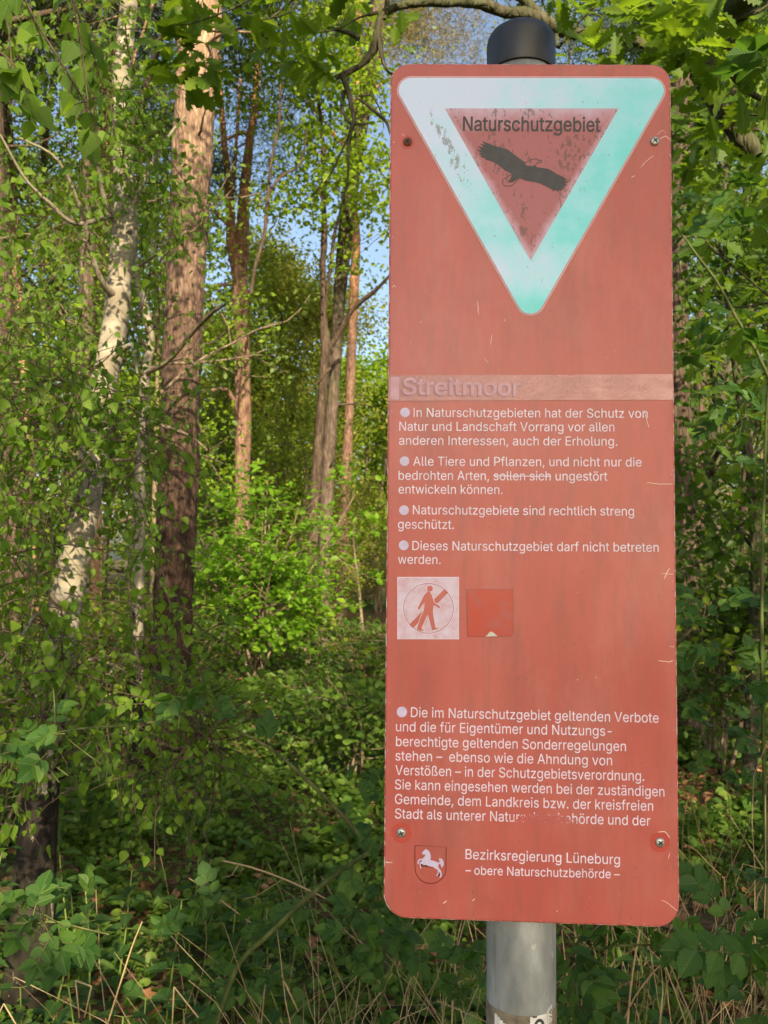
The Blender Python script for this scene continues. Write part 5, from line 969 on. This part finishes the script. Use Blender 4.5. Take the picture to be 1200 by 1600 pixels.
# the far wood: one mass
def far_wood():
    rng = np.random.default_rng(140); mb = MB()
    for i in range(300):
        Y = rng.uniform(38, 75); x = (rng.uniform(-.62, .62) if i < 170 else rng.choice([-1, 1]) * rng.uniform(.62, 1.9)) * Y * (1 if i < 170 else rng.uniform(.55, 1)); px = 600 + x / Y * F
        top = 9.5 + 3 * vnoise(np.array([[x, Y, 0]]), 5, 30)[0] + .1 * (Y - 38)
        if px < 260 or px > 700: top += 5
        r = rng.uniform(.08, .2); T = np.array([[x, Y, -.2], [x + rng.normal(0, .3), Y, top * .5], [x + rng.normal(0, .5), Y, top]])
        if i % 4 == 0: tube(mb, T, np.array([r, r * .8, r * .2]), 6, 8, mat=1, cap=False)
        n = 620; c = np.array([T[1] * (1 - t) + T[2] * t for t in rng.uniform(-.75, 1.05, 16)]); c += rng.normal(0, 1, c.shape) * [1.5, 1.5, .5]
        scatter(mb, DIAMOND, cluster(c, n, .8, rng, .6), .32, rng, up=.5, droop=.3, mat=(0, 0, 2, 3, 3)[rng.integers(5)])
    tag(mb.build('far_wood', [M['mid_leaf'], M['grey_bark'], M['dark_leaf'], M['olive_leaf']], smooth=False), kind='stuff')
far_wood()

# ------------------------------------------------------------------ ground cover
def ground_cover():
    rng = np.random.default_rng(150); mb = MB()
    def patch(N, x0, x1, y0, y1, hmax, size, seed, thr, tpl=OVAL):
        p = np.column_stack([rng.uniform(x0, x1, N), rng.uniform(y0, y1, N), np.zeros(N)])
        f = vnoise(p, seed, 1.1); g = vnoise(p, seed + 50, .35); keep = (f > thr); p, f, g = p[keep], f[keep], g[keep]
        keep = ~((np.abs(p[:, 0] - 2.1) < .55) & (np.abs(p[:, 1] - 5.45) < .55) & (rng.random(len(p)) < .9)); p, f, g = p[keep], f[keep], g[keep]
        h = np.clip(.35 + .4 * f + .35 * g, .05, 1) * hmax
        p[:, 2] = ground_h(p[:, 0], p[:, 1]) + h * rng.uniform(.15, 1, len(p)) ** .6
        sz = size * np.clip(.95 + .55 * vnoise(p, seed + 9, .5), .45, 1.7)
        scatter(mb, tpl, p, sz, rng, up=.9, droop=.15, jit=.45)
    patch(34000, -2.4, 2.8, 1.9, 4.5, .26, .042, 11, -1.0)
    patch(62000, -4, 4.2, 4.2, 9, .2, .055, 12, -1.0)
    patch(24000, -7, 7, 9, 16, .2, .07, 13, -.35, DIAMOND)
    patch(12000, -13, 13, 16, 32, .3, .11, 14, -.3, DIAMOND)
    tag(mb.build('ground_cover', M['ground_leaf'], smooth=False), kind='stuff')
    mb = MB(); N = 11000
    p = np.column_stack([rng.uniform(-5, 5, N), rng.uniform(2.2, 14, N), np.zeros(N)]); p[:1500, 0] = rng.uniform(1.5, 2.7, 1500); p[:1500, 1] = rng.uniform(4.8, 6.1, 1500)
    p[:, 2] = ground_h(p[:, 0], p[:, 1]) + .01 + .02 * rng.random(N)
    scatter(mb, OVAL, p, .06, rng, up=1.6, droop=0)
    tag(mb.build('leaf_litter', M['litter'], smooth=False), kind='stuff')
ground_cover()

# ------------------------------------------------------------------ the crooked oak that overhangs the sign; the unseen part of its crown is shaped to shade the foreground
def overhanging_oak():
    rng = np.random.default_rng(160); base = np.array([3.5, -3.3, -.05])
    mb = MB(); T = np.array([base, base + [-.05, .1, 1.5], base + [-.2, .25, 2.8], base + [-.4, .3, 3.8], base + [-.8, .1, 4.8], base + [-1.2, -.2, 5.9]])
    rT = np.array([.34, .27, .24, .19, .12, .04]); tube(mb, T, rT, 20, 60, lump=.04, rng=rng)
    vis = [
        [(1, 3.0, .10), None, (1300, -120, 2.2, 60), (1165, 15, 3.0, 22), (1142, 70, 3.05, 22), (1112, 104, 3.1, 23), (1060, 92, 3.1, 20), (1030, 82, 3.1, 17), (985, 62, 3.1, 15), (940, 55, 3.1, 15), (895, 52, 3.1, 18), (862, 40, 3.15, 20), (820, 22, 3.15, 19), (790, 20, 3.15, 16), (750, 6, 3.1, 15), (700, 4, 3.0, 14), (640, 6, 2.9, 14), (600, 20, 2.9, 14), (590, 45, 2.9, 13), (586, 70, 2.9, 12), (568, 98, 2.9, 11), (540, 114, 2.9, 10), (524, 122, 2.9, 8)]]
    P0 = T[2]; first = [P0, P0 + np.array([-.9, 2.2, .4])]; fr = [.11, .085]
    Q, q = px_path(vis[0][2:]); Q = np.vstack([first, Q]); q = np.concatenate([fr, q]); q[2] = min(q[2], .05)
    tube(mb, Q, q, 10, 150, lump=.09, rng=rng, cap=False)
    twl = [[(590, 60, 2.9, 10), (605, 110, 2.85, 6), (640, 120, 2.8, 4)], [(536, 118, 2.9, 8), (546, 150, 2.88, 8), (553, 185, 2.86, 7), (548, 205, 2.86, 6), (544, 240, 2.86, 5), (543, 280, 2.86, 4), (532, 325, 2.86, 3), (526, 355, 2.86, 2)], [(537, 142, 2.9, 6), (534, 165, 2.9, 5), (540, 182, 2.88, 5), (549, 193, 2.86, 5), (572, 194, 2.86, 4)], [(556, 152, 2.87, 4), (575, 165, 2.87, 5), (590, 178, 2.87, 5), (603, 190, 2.87, 4), (612, 215, 2.86, 3)], [(555, 150, 2.87, 2.4), (580, 150, 2.87, 2.4), (594, 172, 2.87, 2), (600, 200, 2.87, 1.6)], [(548, 205, 2.86, 4), (520, 265, 2.86, 3), (508, 285, 2.86, 2)], [(562, 60, 2.9, 8), (540, 50, 2.9, 7), (512, 42, 2.9, 5)], [(590, 20, 2.9, 7), (560, 28, 2.88, 4), (520, 48, 2.86, 3), (470, 50, 2.84, 3), (430, 66, 2.82, 4), (395, 42, 2.8, 4), (340, 50, 2.8, 3), (270, 30, 2.8, 3)], [(430, 66, 2.82, 4), (405, 48, 2.8, 4), (440, 15, 2.8, 3), (480, -20, 2.8, 3)], [(480, -20, 2.6, 4), (450, 20, 2.6, 3), (380, 40, 2.6, 3), (340, 85, 2.6, 2)], [(420, -20, 2.4, 4), (370, 10, 2.4, 3), (300, 36, 2.4, 3), (250, 40, 2.4, 2)], [(600, 30, 2.9, 6), (610, -20, 2.9, 8)], [(862, 40, 3.15, 18), (810, -10, 3.15, 16), (780, -60, 3.1, 14)], [(870, 48, 3.15, 9), (872, 72, 3.1, 6), (900, 40, 3.05, 5), (930, 8, 3, 4)], [(1112, 104, 3.1, 20), (1140, 112, 3.1, 17), (1180, 150, 3.1, 10), (1230, 170, 3.1, 7)], [(1165, 20, 3, 14), (1160, -20, 3, 14)], [(1165, 22, 3, 8), (1185, 18, 3, 6), (1210, 0, 3, 4)], [(1085, 112, 3.4, 26), (1110, 145, 3.4, 30), (1140, 190, 3.4, 34), (1165, 222, 3.4, 36), (1180, 246, 3.4, 26)], [(1125, 172, 3.4, 14), (1140, 155, 3.4, 12), (1148, 140, 3.4, 8)], [(1148, 188, 3.3, 5), (1175, 180, 3.2, 4), (1215, 183, 3.1, 3)], [(1060, 330, 3.2, 3), (1085, 355, 3.1, 4), (1110, 385, 3.1, 4), (1150, 420, 3, 3), (1210, 470, 3, 3)], [(1120, 470, 3.2, 3), (1150, 480, 3.1, 3), (1210, 472, 3, 3)]]
    for l in twl:
        Qt, qt = px_path(l); tube(mb, Qt, qt, 7, 22, lump=.1, rng=rng, cap=False)
    tips = limbs_from(mb, T, rT, rng, 38, .42, .99, lambda t: 5.6 - 2.2 * t, (-.08, .42), sub=5, r_k=.16, seg=7, tip_r=.006)
    root = empty('oak_tree', tuple(base), 'gnarled oak reaching over the sign with lichened branches and lobed leaves', 'tree')
    mb.build('trunk', M['oak_bark'], root, origin=base)
    lf = MB()
    def sprig(p, k, s):
        d = unit(rng.normal(0, 1, (k, 3)) * [1, 1, .5] + [0, 0, -.25]); nrm = rng.normal(0, .45, (k, 3)) + [0, -.25, .9]
        place(lf, OAK, p + d * rng.uniform(.005, .05, (k, 1)), d, nrm, s * rng.uniform(.6, 1.2, k), uv=True)
    for k, x0, x1, y0, y1, Y0, Y1, s in ((26, 860, 1060, -20, 95, 2.4, 3.3, .10), (44, 1040, 1230, -40, 130, 2.4, 3.6, .10), (32, 1082, 1230, 130, 330, 2.6, 4.2, .10), (32, 1086, 1230, 330, 620, 2.8, 4.6, .095), (14, 1090, 1220, 600, 800, 3.2, 4.8, .09), (8, 255, 345, -20, 80, 2.3, 2.7, .085), (7, 265, 330, 60, 145, 2.4, 2.6, .085), (6, 345, 440, -30, 70, 2.4, 2.8, .08), (5, 420, 520, 10, 110, 2.6, 2.9, .09), (4, 480, 520, 60, 120, 2.7, 2.9, .085), (6, 550, 660, -40, 30, 2.8, 3.2, .085), (5, 200, 600, -90, -20, 2.3, 2.8, .09)):
        for _ in range(k): sprig(at(rng.uniform(x0, x1), rng.uniform(y0, y1), rng.uniform(Y0, Y1)), rng.integers(4, 8), s)
    n = 16500
    P = cluster(tips, n, .32, rng, .6)
    keep = (P[:, 1] < .2) & (P[:, 2] > 2.4) & (P[:, 2] < 5.6)
    lq = P - np.array([math.tan(math.pi - SUN_AZ), -1, math.tan(SUN_EL) / math.cos(math.pi - SUN_AZ)]) * (3.3 - P[:, 1:2]); thin = vnoise(P, 77, 1.3) - .45 * (lq[:, 0] < -.45); keep &= thin > -.75          # crown thinned on its left side to let sun through
    to_sun = np.array([math.tan(math.pi - SUN_AZ), -1, math.tan(SUN_EL) / math.cos(math.pi - SUN_AZ)])
    sp = np.column_stack([rng.uniform(-.12, .46, 3800), np.full(3800, 1.0), rng.uniform(.9, 2.25, 3800)])
    bough = sp + to_sun * rng.uniform(3.6, 5.0, (3800, 1)) + rng.normal(0, .05, (3800, 3))                     # unseen dense bough, added along the sun rays to shade the sign
    tube(mb, np.array([T[3], [2.1, -3.0, 3.75], [1.35, -3.2, 3.8], [.8, -3.3, 3.6]]), np.array([.07, .05, .03, .008]), 7, 20, lump=.06, rng=rng)
    for hx, hy, hz, a_, b_ in ((*at(540, 1200, 4.8)[:2], .2, .5, .5), (*at(550, 1290, 4.2)[:2], .2, .3, .2), (*at(470, 1000, 8.6)[:2], .3, .7, .6), (*at(420, 1080, 6.4)[:2], .2, .3, .25), (*at(310, 1240, 5.0)[:2], .15, .2, .15), (*at(370, 1420, 3.3)[:2], .2, .12, .1), (*at(100, 860, 3.1), .16, .2), (*at(1115, 1235, 5.4)[:2], .05, .8, .55), (*at(60, 480, 3.3), .4, .5), (*at(300, 640, 6.4), .2, .5), (*at(120, 880, 3.1), .14, .22)):
        q = P - to_sun * (hy - P[:, 1:2]); keep &= ~((np.abs(q[:, 0] - hx) < a_) & (np.abs(q[:, 2] - hz) < b_) & (rng.random(len(P)) < .92))          # gaps cut in the crown to let sun onto chosen spots
    P = P[keep]; scatter(lf, OVAL, bough, .075, rng, up=.3, droop=.2)
    scatter(lf, OVAL, P, .13, rng, up=.3, droop=.2)
    lf.build('crown', M['oak_leaf'], root, origin=base, smooth=False)
overhanging_oak()

# ------------------------------------------------------------------ dog roses, nettles and dry grass in front
def rose_leaf(st, lf, p, d, nrm, size, rng, n=5):
    """compound leaf: a stalk with a leaflet at the tip and pairs along it"""
    d = unit(d); nrm = unit(nrm - d * (nrm @ d)); s = np.cross(d, nrm); L = size * (1.0 if n == 5 else 1.5)
    tip = p + d * L - nrm * L * .12; tube(st, [p, p + d * L * .5, tip], [.0011, .0009, .0006], 4, cap=False)
    pos, dirs, sz = [tip], [d - nrm * .15], [size * 1.05]
    for i in range((n - 1) // 2):
        t = .92 - .42 * i; q = p + d * L * t - nrm * L * .1 * t
        for sg in (-1, 1): pos.append(q); dirs.append(d * .55 + s * sg * .9 + rng.normal(0, .08, 3)); sz.append(size * (.92 - .12 * i))
    k = len(pos)
    place(lf, ROSE, np.array(pos), np.array(dirs), nrm + rng.normal(0, .22, (k, 3)), np.array(sz) * rng.uniform(.88, 1.1, k), uv=True)

def rose(name, label, canes, seed, size=.034, step=.07, extra=(), shoots=0, thick=1, base=None, face=(0, -.45, .85)):
    rng = np.random.default_rng(seed); st = MB(); lf = MB(); thorns = MB()
    first = None; rods = []
    for l in canes:
        rod = MB(); rods.append(rod)
        P, r = px_path(l); r = r * .75; S_ = spline(np.column_stack([P, r]), max(12, int(np.linalg.norm(np.diff(P, axis=0), axis=1).sum() / .02)))
        if first is None: first = S_[0, :3].copy()
        tube(rod, S_[:, :3], S_[:, 3], 7, lump=.05, rng=rng, cap=False)
        Ld = np.concatenate([[0], np.cumsum(np.linalg.norm(np.diff(S_[:, :3], axis=0), axis=1))]); a = rng.uniform(0, step)
        while a < Ld[-1]:
            k = int(np.searchsorted(Ld, a)); k = min(k, len(S_) - 2); p = S_[k, :3]; T = unit(S_[k + 1, :3] - S_[k, :3])
            side = unit(np.cross(T, rng.normal(0, 1, 3))); d = side * .9 + T * .35 + np.array([0, 0, .15])
            rose_leaf(st, lf, p, d, np.array(face) + rng.normal(0, .35, 3), size * rng.uniform(.7, 1.15), rng, 5 if rng.random() < .6 else 7)
            q = S_[max(k - 2, 0), :3]; o = unit(np.cross(T, side)) * (S_[k, 3] + .006)
            tube(rod, [q + o * .2, q + o - T * .003], [.0022, .0002], 4)
            a += step * rng.uniform(.6, 1.5)
    for (px, py, Y, sx, sy, k, s) in extra:                            # leaves of short side shoots
        for _ in range(k):
            p = at(px + rng.uniform(-sx, sx), py + rng.uniform(-sy, sy), Y + rng.uniform(-.12, .12)); d = rng.normal(0, 1, 3) * [1, .7, .5] + [0, -.2, -.05]
            rose_leaf(st, lf, p, d, np.array(face) + rng.normal(0, .35, 3), s * rng.uniform(.75, 1.2), rng, 5 if rng.random() < .7 else 7)
            tube(st, [p, p + np.array([rng.normal(0, .01), .03, -.02]), p + np.array([rng.normal(0, .02), .05, -.06])], [.0006, .0008, .001], 4, 6, cap=False)
    root = empty(name, tuple(first), label, 'rose bush', 'dog roses around the sign')
    for rod in rods: rod.build('cane', M['cane'], root, origin=first)
    for f_, m_ in st.f: lf.f.append((f_ + lf.n, 1))
    lf.v += st.v; lf.uv += st.uv; lf.n += st.n
    lf.build('leaves', [M['rose_leaf'], M['cane']], root, origin=first, smooth=False)
    return root
rose('dog_rose', 'long arching green rose canes meeting beside the sign, low left', [[(310, 1700, 1.75, 11), (345, 1580, 1.75, 11), (375, 1505, 1.74, 10), (420, 1460, 1.72, 11), (470, 1412, 1.7, 11), (520, 1370, 1.68, 11), (575, 1333, 1.66, 11), (640, 1305, 1.64, 10)], [(580, 1330, 1.66, 9), (545, 1285, 1.66, 9), (510, 1248, 1.66, 9), (470, 1210, 1.66, 8), (420, 1168, 1.66, 7), (352, 1132, 1.66, 5)]], 201, .03, .2, extra=[(545, 1310, 1.72, 30, 25, 4, .024), (580, 1250, 1.9, 25, 60, 9, .026), (480, 1440, 1.75, 70, 30, 7, .03), (400, 1480, 1.8, 60, 40, 6, .03), (300, 1420, 1.8, 60, 40, 7, .03), (560, 1420, 1.7, 40, 40, 6, .032), (350, 1560, 1.8, 60, 30, 5, .03)])
rose('dog_rose', 'rose shoot with fresh oval leaflets crossing the birch foot', [[(-60, 1440, 1.35, 6), (0, 1443, 1.35, 6), (50, 1442, 1.35, 6), (85, 1440, 1.35, 5), (120, 1448, 1.36, 4), (170, 1460, 1.38, 3)], [(74, 1440, 1.35, 4), (72, 1415, 1.35, 4), (70, 1380, 1.34, 3)]], 202, .036, .075, extra=[(30, 1425, 1.33, 30, 15, 4, .038), (90, 1470, 1.36, 30, 20, 4, .034), (60, 1395, 1.36, 30, 14, 3, .032), (120, 1400, 1.4, 30, 15, 2, .03)])
rose('dog_rose', 'pale horizontal rose cane with broad leaves crossing in front of the birch', [[(-40, 1190, 1.5, 3), (60, 1152, 1.5, 3), (130, 1138, 1.5, 4), (190, 1134, 1.5, 4), (240, 1128, 1.5, 3)], [(86, 1145, 1.5, 4), (85, 1100, 1.5, 3), (83, 1075, 1.5, 2)]], 203, .03, .1, extra=[(270, 1080, 1.55, 50, 25, 4, .033), (20, 1180, 1.4, 30, 20, 4, .032), (110, 1165, 1.5, 40, 20, 3, .03), (310, 1110, 1.6, 30, 20, 3, .032)])
rose('dog_rose', 'rose with large dull leaflets at the lower right corner', [[(1270, 1660, 1.05, 12), (1215, 1590, 1.05, 8), (1180, 1530, 1.05, 6), (1150, 1480, 1.05, 4)]], 204, .03, .07, extra=[(1175, 1500, 1.05, 16, 14, 2, .034), (1140, 1440, 1.2, 25, 15, 3, .032), (1185, 1570, 1.05, 14, 16, 2, .034), (1120, 1375, 1.35, 30, 20, 4, .03)])
rose('dog_rose', 'tall upright green rose canes at the right edge', [[(1200, 1700, 1.9, 8), (1196, 1300, 1.9, 8), (1190, 1000, 1.9, 8), (1193, 800, 1.9, 7.5), (1198, 650, 1.9, 7), (1206, 540, 1.9, 6)], [(1208, 1300, 2.0, 7), (1202, 900, 2.0, 7), (1204, 760, 2.0, 6)], [(1215, 620, 1.8, 7), (1180, 545, 1.8, 7), (1150, 495, 1.8, 7), (1120, 440, 1.8, 6), (1090, 400, 1.8, 5), (1050, 345, 1.8, 4)]], 205, .04, .13, extra=[(1130, 320, 1.9, 60, 40, 8, .042), (1090, 600, 1.9, 35, 60, 9, .042), (1150, 640, 2.0, 50, 40, 6, .04), (1080, 960, 1.8, 30, 30, 5, .038), (1130, 1030, 1.9, 60, 40, 9, .036), (1110, 1080, 2.0, 60, 40, 8, .034), (1180, 120, 1.6, 30, 60, 6, .045), (1120, 1180, 2.2, 70, 60, 12, .034), (1180, 1040, 1.9, 30, 40, 5, .036)])
rose('dog_rose', 'thorny rose shoot with bright leaflets just right of the post foot', [[(1100, 1485, 1.35, 6), (1040, 1478, 1.35, 5), (980, 1477, 1.33, 5), (925, 1482, 1.3, 4)], [(900, 1700, 1.3, 6), (905, 1600, 1.28, 5), (900, 1530, 1.27, 4), (905, 1470, 1.26, 3)]], 206, .03, .08, extra=[(915, 1490, 1.25, 18, 20, 3, .036), (890, 1530, 1.3, 20, 30, 5, .03), (935, 1580, 1.3, 30, 20, 4, .032), (900, 1455, 1.35, 40, 12, 4, .03), (1050, 1450, 1.4, 20, 20, 3, .028)])
rose('dog_rose', 'rose leaves below the lower left corner of the sign', [[(560, 1700, 1.6, 6), (590, 1580, 1.58, 5), (620, 1490, 1.55, 4), (640, 1440, 1.53, 3)], [(720, 1680, 1.5, 5), (710, 1560, 1.48, 4), (725, 1500, 1.46, 3)]], 207, .03, .07, extra=[(630, 1470, 1.5, 25, 20, 4, .036), (720, 1520, 1.5, 30, 30, 7, .03), (590, 1480, 1.55, 30, 30, 5, .03), (570, 1390, 1.6, 20, 40, 6, .03)])

def nettle(label, x, y, H, seed, s=.085):
    rng = np.random.default_rng(seed); z0 = gz(x, y) - .02; st = MB(); lf = MB()
    T = wander([x, y, z0], [rng.normal(0, .06), rng.normal(0, .06), 1], H, 6, rng, .05); tube(st, T, np.linspace(.004, .002, 7), 6)
    for i in range(9):
        t = .3 + .7 * i / 8; p = spline(T, 50)[min(int(t * 49), 49)]; a = i * 1.57 + rng.normal(0, .2)
        for k in (0, math.pi):
            d = np.array([math.cos(a + k), math.sin(a + k), .15 - .35 * (1 - t)]); e = p + d * .02
            tube(st, [p, e], [.0012, .001], 4, cap=False)
            place(lf, NETTLE, e[None], d[None], np.array([[0, -.2, 1.0]]) + rng.normal(0, .15, (1, 3)), s * (1.1 - .6 * t) * rng.uniform(.85, 1.15), uv=True)
    root = empty('nettle', (x, y, z0), label, 'nettle', 'nettles in the foreground')
    st.build('stem', M['young_stem'], root, origin=(x, y, z0)); lf.build('leaves', M['nettle_leaf'], root, origin=(x, y, z0), smooth=False)
for px, Y, H, sd, lb in ((10, 2.0, .62, 301, 'stinging nettle in the bottom left corner, half cut off'), (55, 2.1, .5, 302, 'stinging nettle right in front of the birch foot'), (215, 1.95, .55, 303, 'broad nettle in the bottom middle of the left half'), (165, 2.4, .62, 304, 'dark nettle right of the birch foot'), (260, 2.5, .55, 305, 'shaded nettle beside the bent straw'), (330, 2.2, .42, 306, 'nettle at the foot of the long rose cane'), (120, 2.9, .6, 307, 'nettle farther back behind the birch foot'), (420, 2.6, .45, 308, 'small nettle between the rose cane and the straw heap'), (1010, 2.4, .5, 309, 'nettle in deep shade right of the post'), (190, 2.75, .5, 310, 'nettle in the middle of the nettle patch behind the bent straw'), (300, 2.9, .45, 311, 'nettle at the back right end of the nettle patch'), (90, 2.5, .45, 312, 'low nettle touching the right side of the birch foot'), (370, 2.75, .4, 313, 'nettle under the arching rose cane, right of the patch'), (240, 2.15, .45, 314, 'front nettle between two bent straws'), (140, 2.15, .5, 315, 'front nettle under the sharply bent straw'), (480, 2.4, .4, 316, 'nettle half hidden by the left end of the straw heap'), (-30, 2.6, .6, 317, 'nettle left of the birch foot at the picture edge')):
    nettle(lb, X(px, Y), Y, H, sd)

def dry_grass(label, x, y, n, H, spread, seed, lay=.8, r=.0013):
    rng = np.random.default_rng(seed); mb = MB(); z0 = gz(x, y)
    for i in range(n):
        p = np.array([x + rng.normal(0, spread), y + rng.normal(0, spread * .6), z0 - .02]); a = rng.uniform(0, 2 * np.pi); l = rng.uniform(.1, 1) * lay
        d = np.array([math.cos(a) * l, math.sin(a) * l, 1.0]); L = H * rng.uniform(.5, 1.25)
        k = rng.uniform(.35, .8)
        P = wander(p, d, L * k, 4, rng, .05, -.03)
        if rng.random() < .55: Q = wander(P[-1], unit(P[-1] - P[-2]) + rng.normal(0, .9, 3) + [0, 0, -.5], L * (1 - k), 3, rng, .1, -.06)
        else: Q = wander(P[-1], P[-1] - P[-2], L * (1 - k), 3, rng, .12, -.10)
        PP = np.vstack([P, Q[1:]]); rr = r * rng.uniform(.6, 1.5)
        tube(mb, PP, np.linspace(rr, rr * .5, len(PP)), 4, cap=False)
    root = mb.build('dry_grass', M['straw'], None, origin=(x, y, z0)); root.location = (x, y, z0); tag(root, label, 'dry grass', 'dry grass around the post')
for px, Y, n, H, sp, sd, lb in ((600, 1.75, 120, .78, .16, 401, 'tangled straw heap below the lower left corner of the sign'), (510, 1.9, 60, .66, .16, 402, 'thin straw tangle left of the straw heap'), (980, 1.7, 70, .85, .12, 403, 'stiff dry grass tuft right of the post'), (1110, 1.8, 90, .95, .2, 404, 'wiry dry grass mesh below the right side of the sign'), (1180, 2.6, 44, .9, .2, 405, 'grey dry grass at the right edge under the bright soil'), (700, 1.6, 60, .75, .1, 406, 'sparse straw close to the left side of the post'), (240, 2.2, 16, .6, .2, 407, 'few broken straws in the nettles'), (400, 2.3, 16, .6, .16, 408, 'sparse straws behind the long rose cane'), (880, 2.6, 40, .7, .2, 409, 'dim dry grass behind the post foot')):
    dry_grass(lb, X(px, Y), Y, n, H, sp, sd)

def stalks(name, label, paths, mt='straw', cat='stalk'):
    rng = np.random.default_rng(len(label)); mb = MB()
    for l in paths:
        P, r = px_path(l); r = r * .75; tube(mb, P, r, 5, lump=.05, rng=rng, n=max(len(P), 2) if len(P) < 4 else 16)
    o0 = px_path(paths[0])[0][0]; o = mb.build(name, M[mt], None, origin=o0); o.location = o0; tag(o, label, cat, 'broken straws in the nettles' if name == 'broken_straw' else None)
stalks('withered_stalk', 'dead tan flower stem lying slantwise with dry side twigs', [[(348, 1345, 1.9, 4), (385, 1353, 1.9, 4), (430, 1368, 1.9, 4), (470, 1385, 1.88, 4), (510, 1405, 1.86, 3), (560, 1440, 1.84, 3)], [(440, 1375, 1.9, 2), (420, 1388, 1.9, 2), (400, 1400, 1.9, 2), (380, 1405, 1.9, 1.5)], [(372, 1352, 1.9, 2), (362, 1368, 1.9, 1.5), (346, 1372, 1.9, 1.5)], [(380, 1356, 1.9, 1.5), (372, 1370, 1.9, 1.2), (345, 1362, 1.9, 1)]], cat='dead stem')
stalks('broken_straw', 'pale straw bent into a sharp peak in the nettles', [[(124, 1590, 1.75, 3), (118, 1532, 1.75, 3.4)], [(118, 1532, 1.75, 3.4), (143, 1541, 1.74, 3.2)], [(143, 1541, 1.74, 3.2), (132, 1590, 1.74, 2.6)]])
stalks('broken_straw', 'long leaning straw standing alone left of the long rose cane', [[(168, 1600, 1.8, 3.6), (190, 1530, 1.8, 3.4), (206, 1480, 1.8, 3.2), (222, 1440, 1.8, 3)]])
stalks('broken_straw', 'straw folded to a point between nettles and rose cane', [[(268, 1620, 1.7, 3), (272, 1542, 1.7, 3.2)], [(272, 1542, 1.7, 3.2), (310, 1590, 1.68, 3)]])
stalks('broken_straw', 'cream straw bent at the bottom left corner', [[(-5, 1590, 1.5, 3), (6, 1568, 1.5, 3.4)], [(6, 1568, 1.5, 3.4), (28, 1606, 1.5, 3.2)]])
stalks('broken_straw', 'short bright straw stub lying on the shaded leaves', [[(440, 1524, 1.8, 4), (453, 1552, 1.8, 4), (466, 1580, 1.8, 2.5)]])
stalks('bent_stalk', 'bright hooked stalk beside the post at the bottom', [[(726, 1630, 1.45, 4), (724, 1600, 1.45, 4), (720, 1578, 1.45, 3.6)], [(720, 1578, 1.45, 3.6), (708, 1574, 1.45, 3.4)]])
stalks('dead_stalk', 'thick dry stem rising from the tuft right of the post', [[(975, 1700, 1.5, 5), (982, 1580, 1.5, 5), (990, 1510, 1.5, 4.6), (1000, 1452, 1.5, 4)], [(960, 1640, 1.48, 3.4), (985, 1570, 1.48, 3.4), (1020, 1520, 1.48, 3), (1045, 1497, 1.48, 2)], [(905, 1600, 1.5, 4), (925, 1560, 1.5, 4), (945, 1525, 1.5, 3), (962, 1498, 1.5, 2)]], cat='dead stem')
stalks('dry_twig', 'grey twig lying across the shade left of the dead stem', [[(295, 1372, 2.0, 2), (330, 1395, 2.0, 2.6), (360, 1418, 2.0, 2.6), (395, 1444, 2.0, 2)], [(322, 1392, 2.0, 1.6), (326, 1360, 2.0, 1.6), (330, 1342, 2.0, 1.4)]], cat='twig')
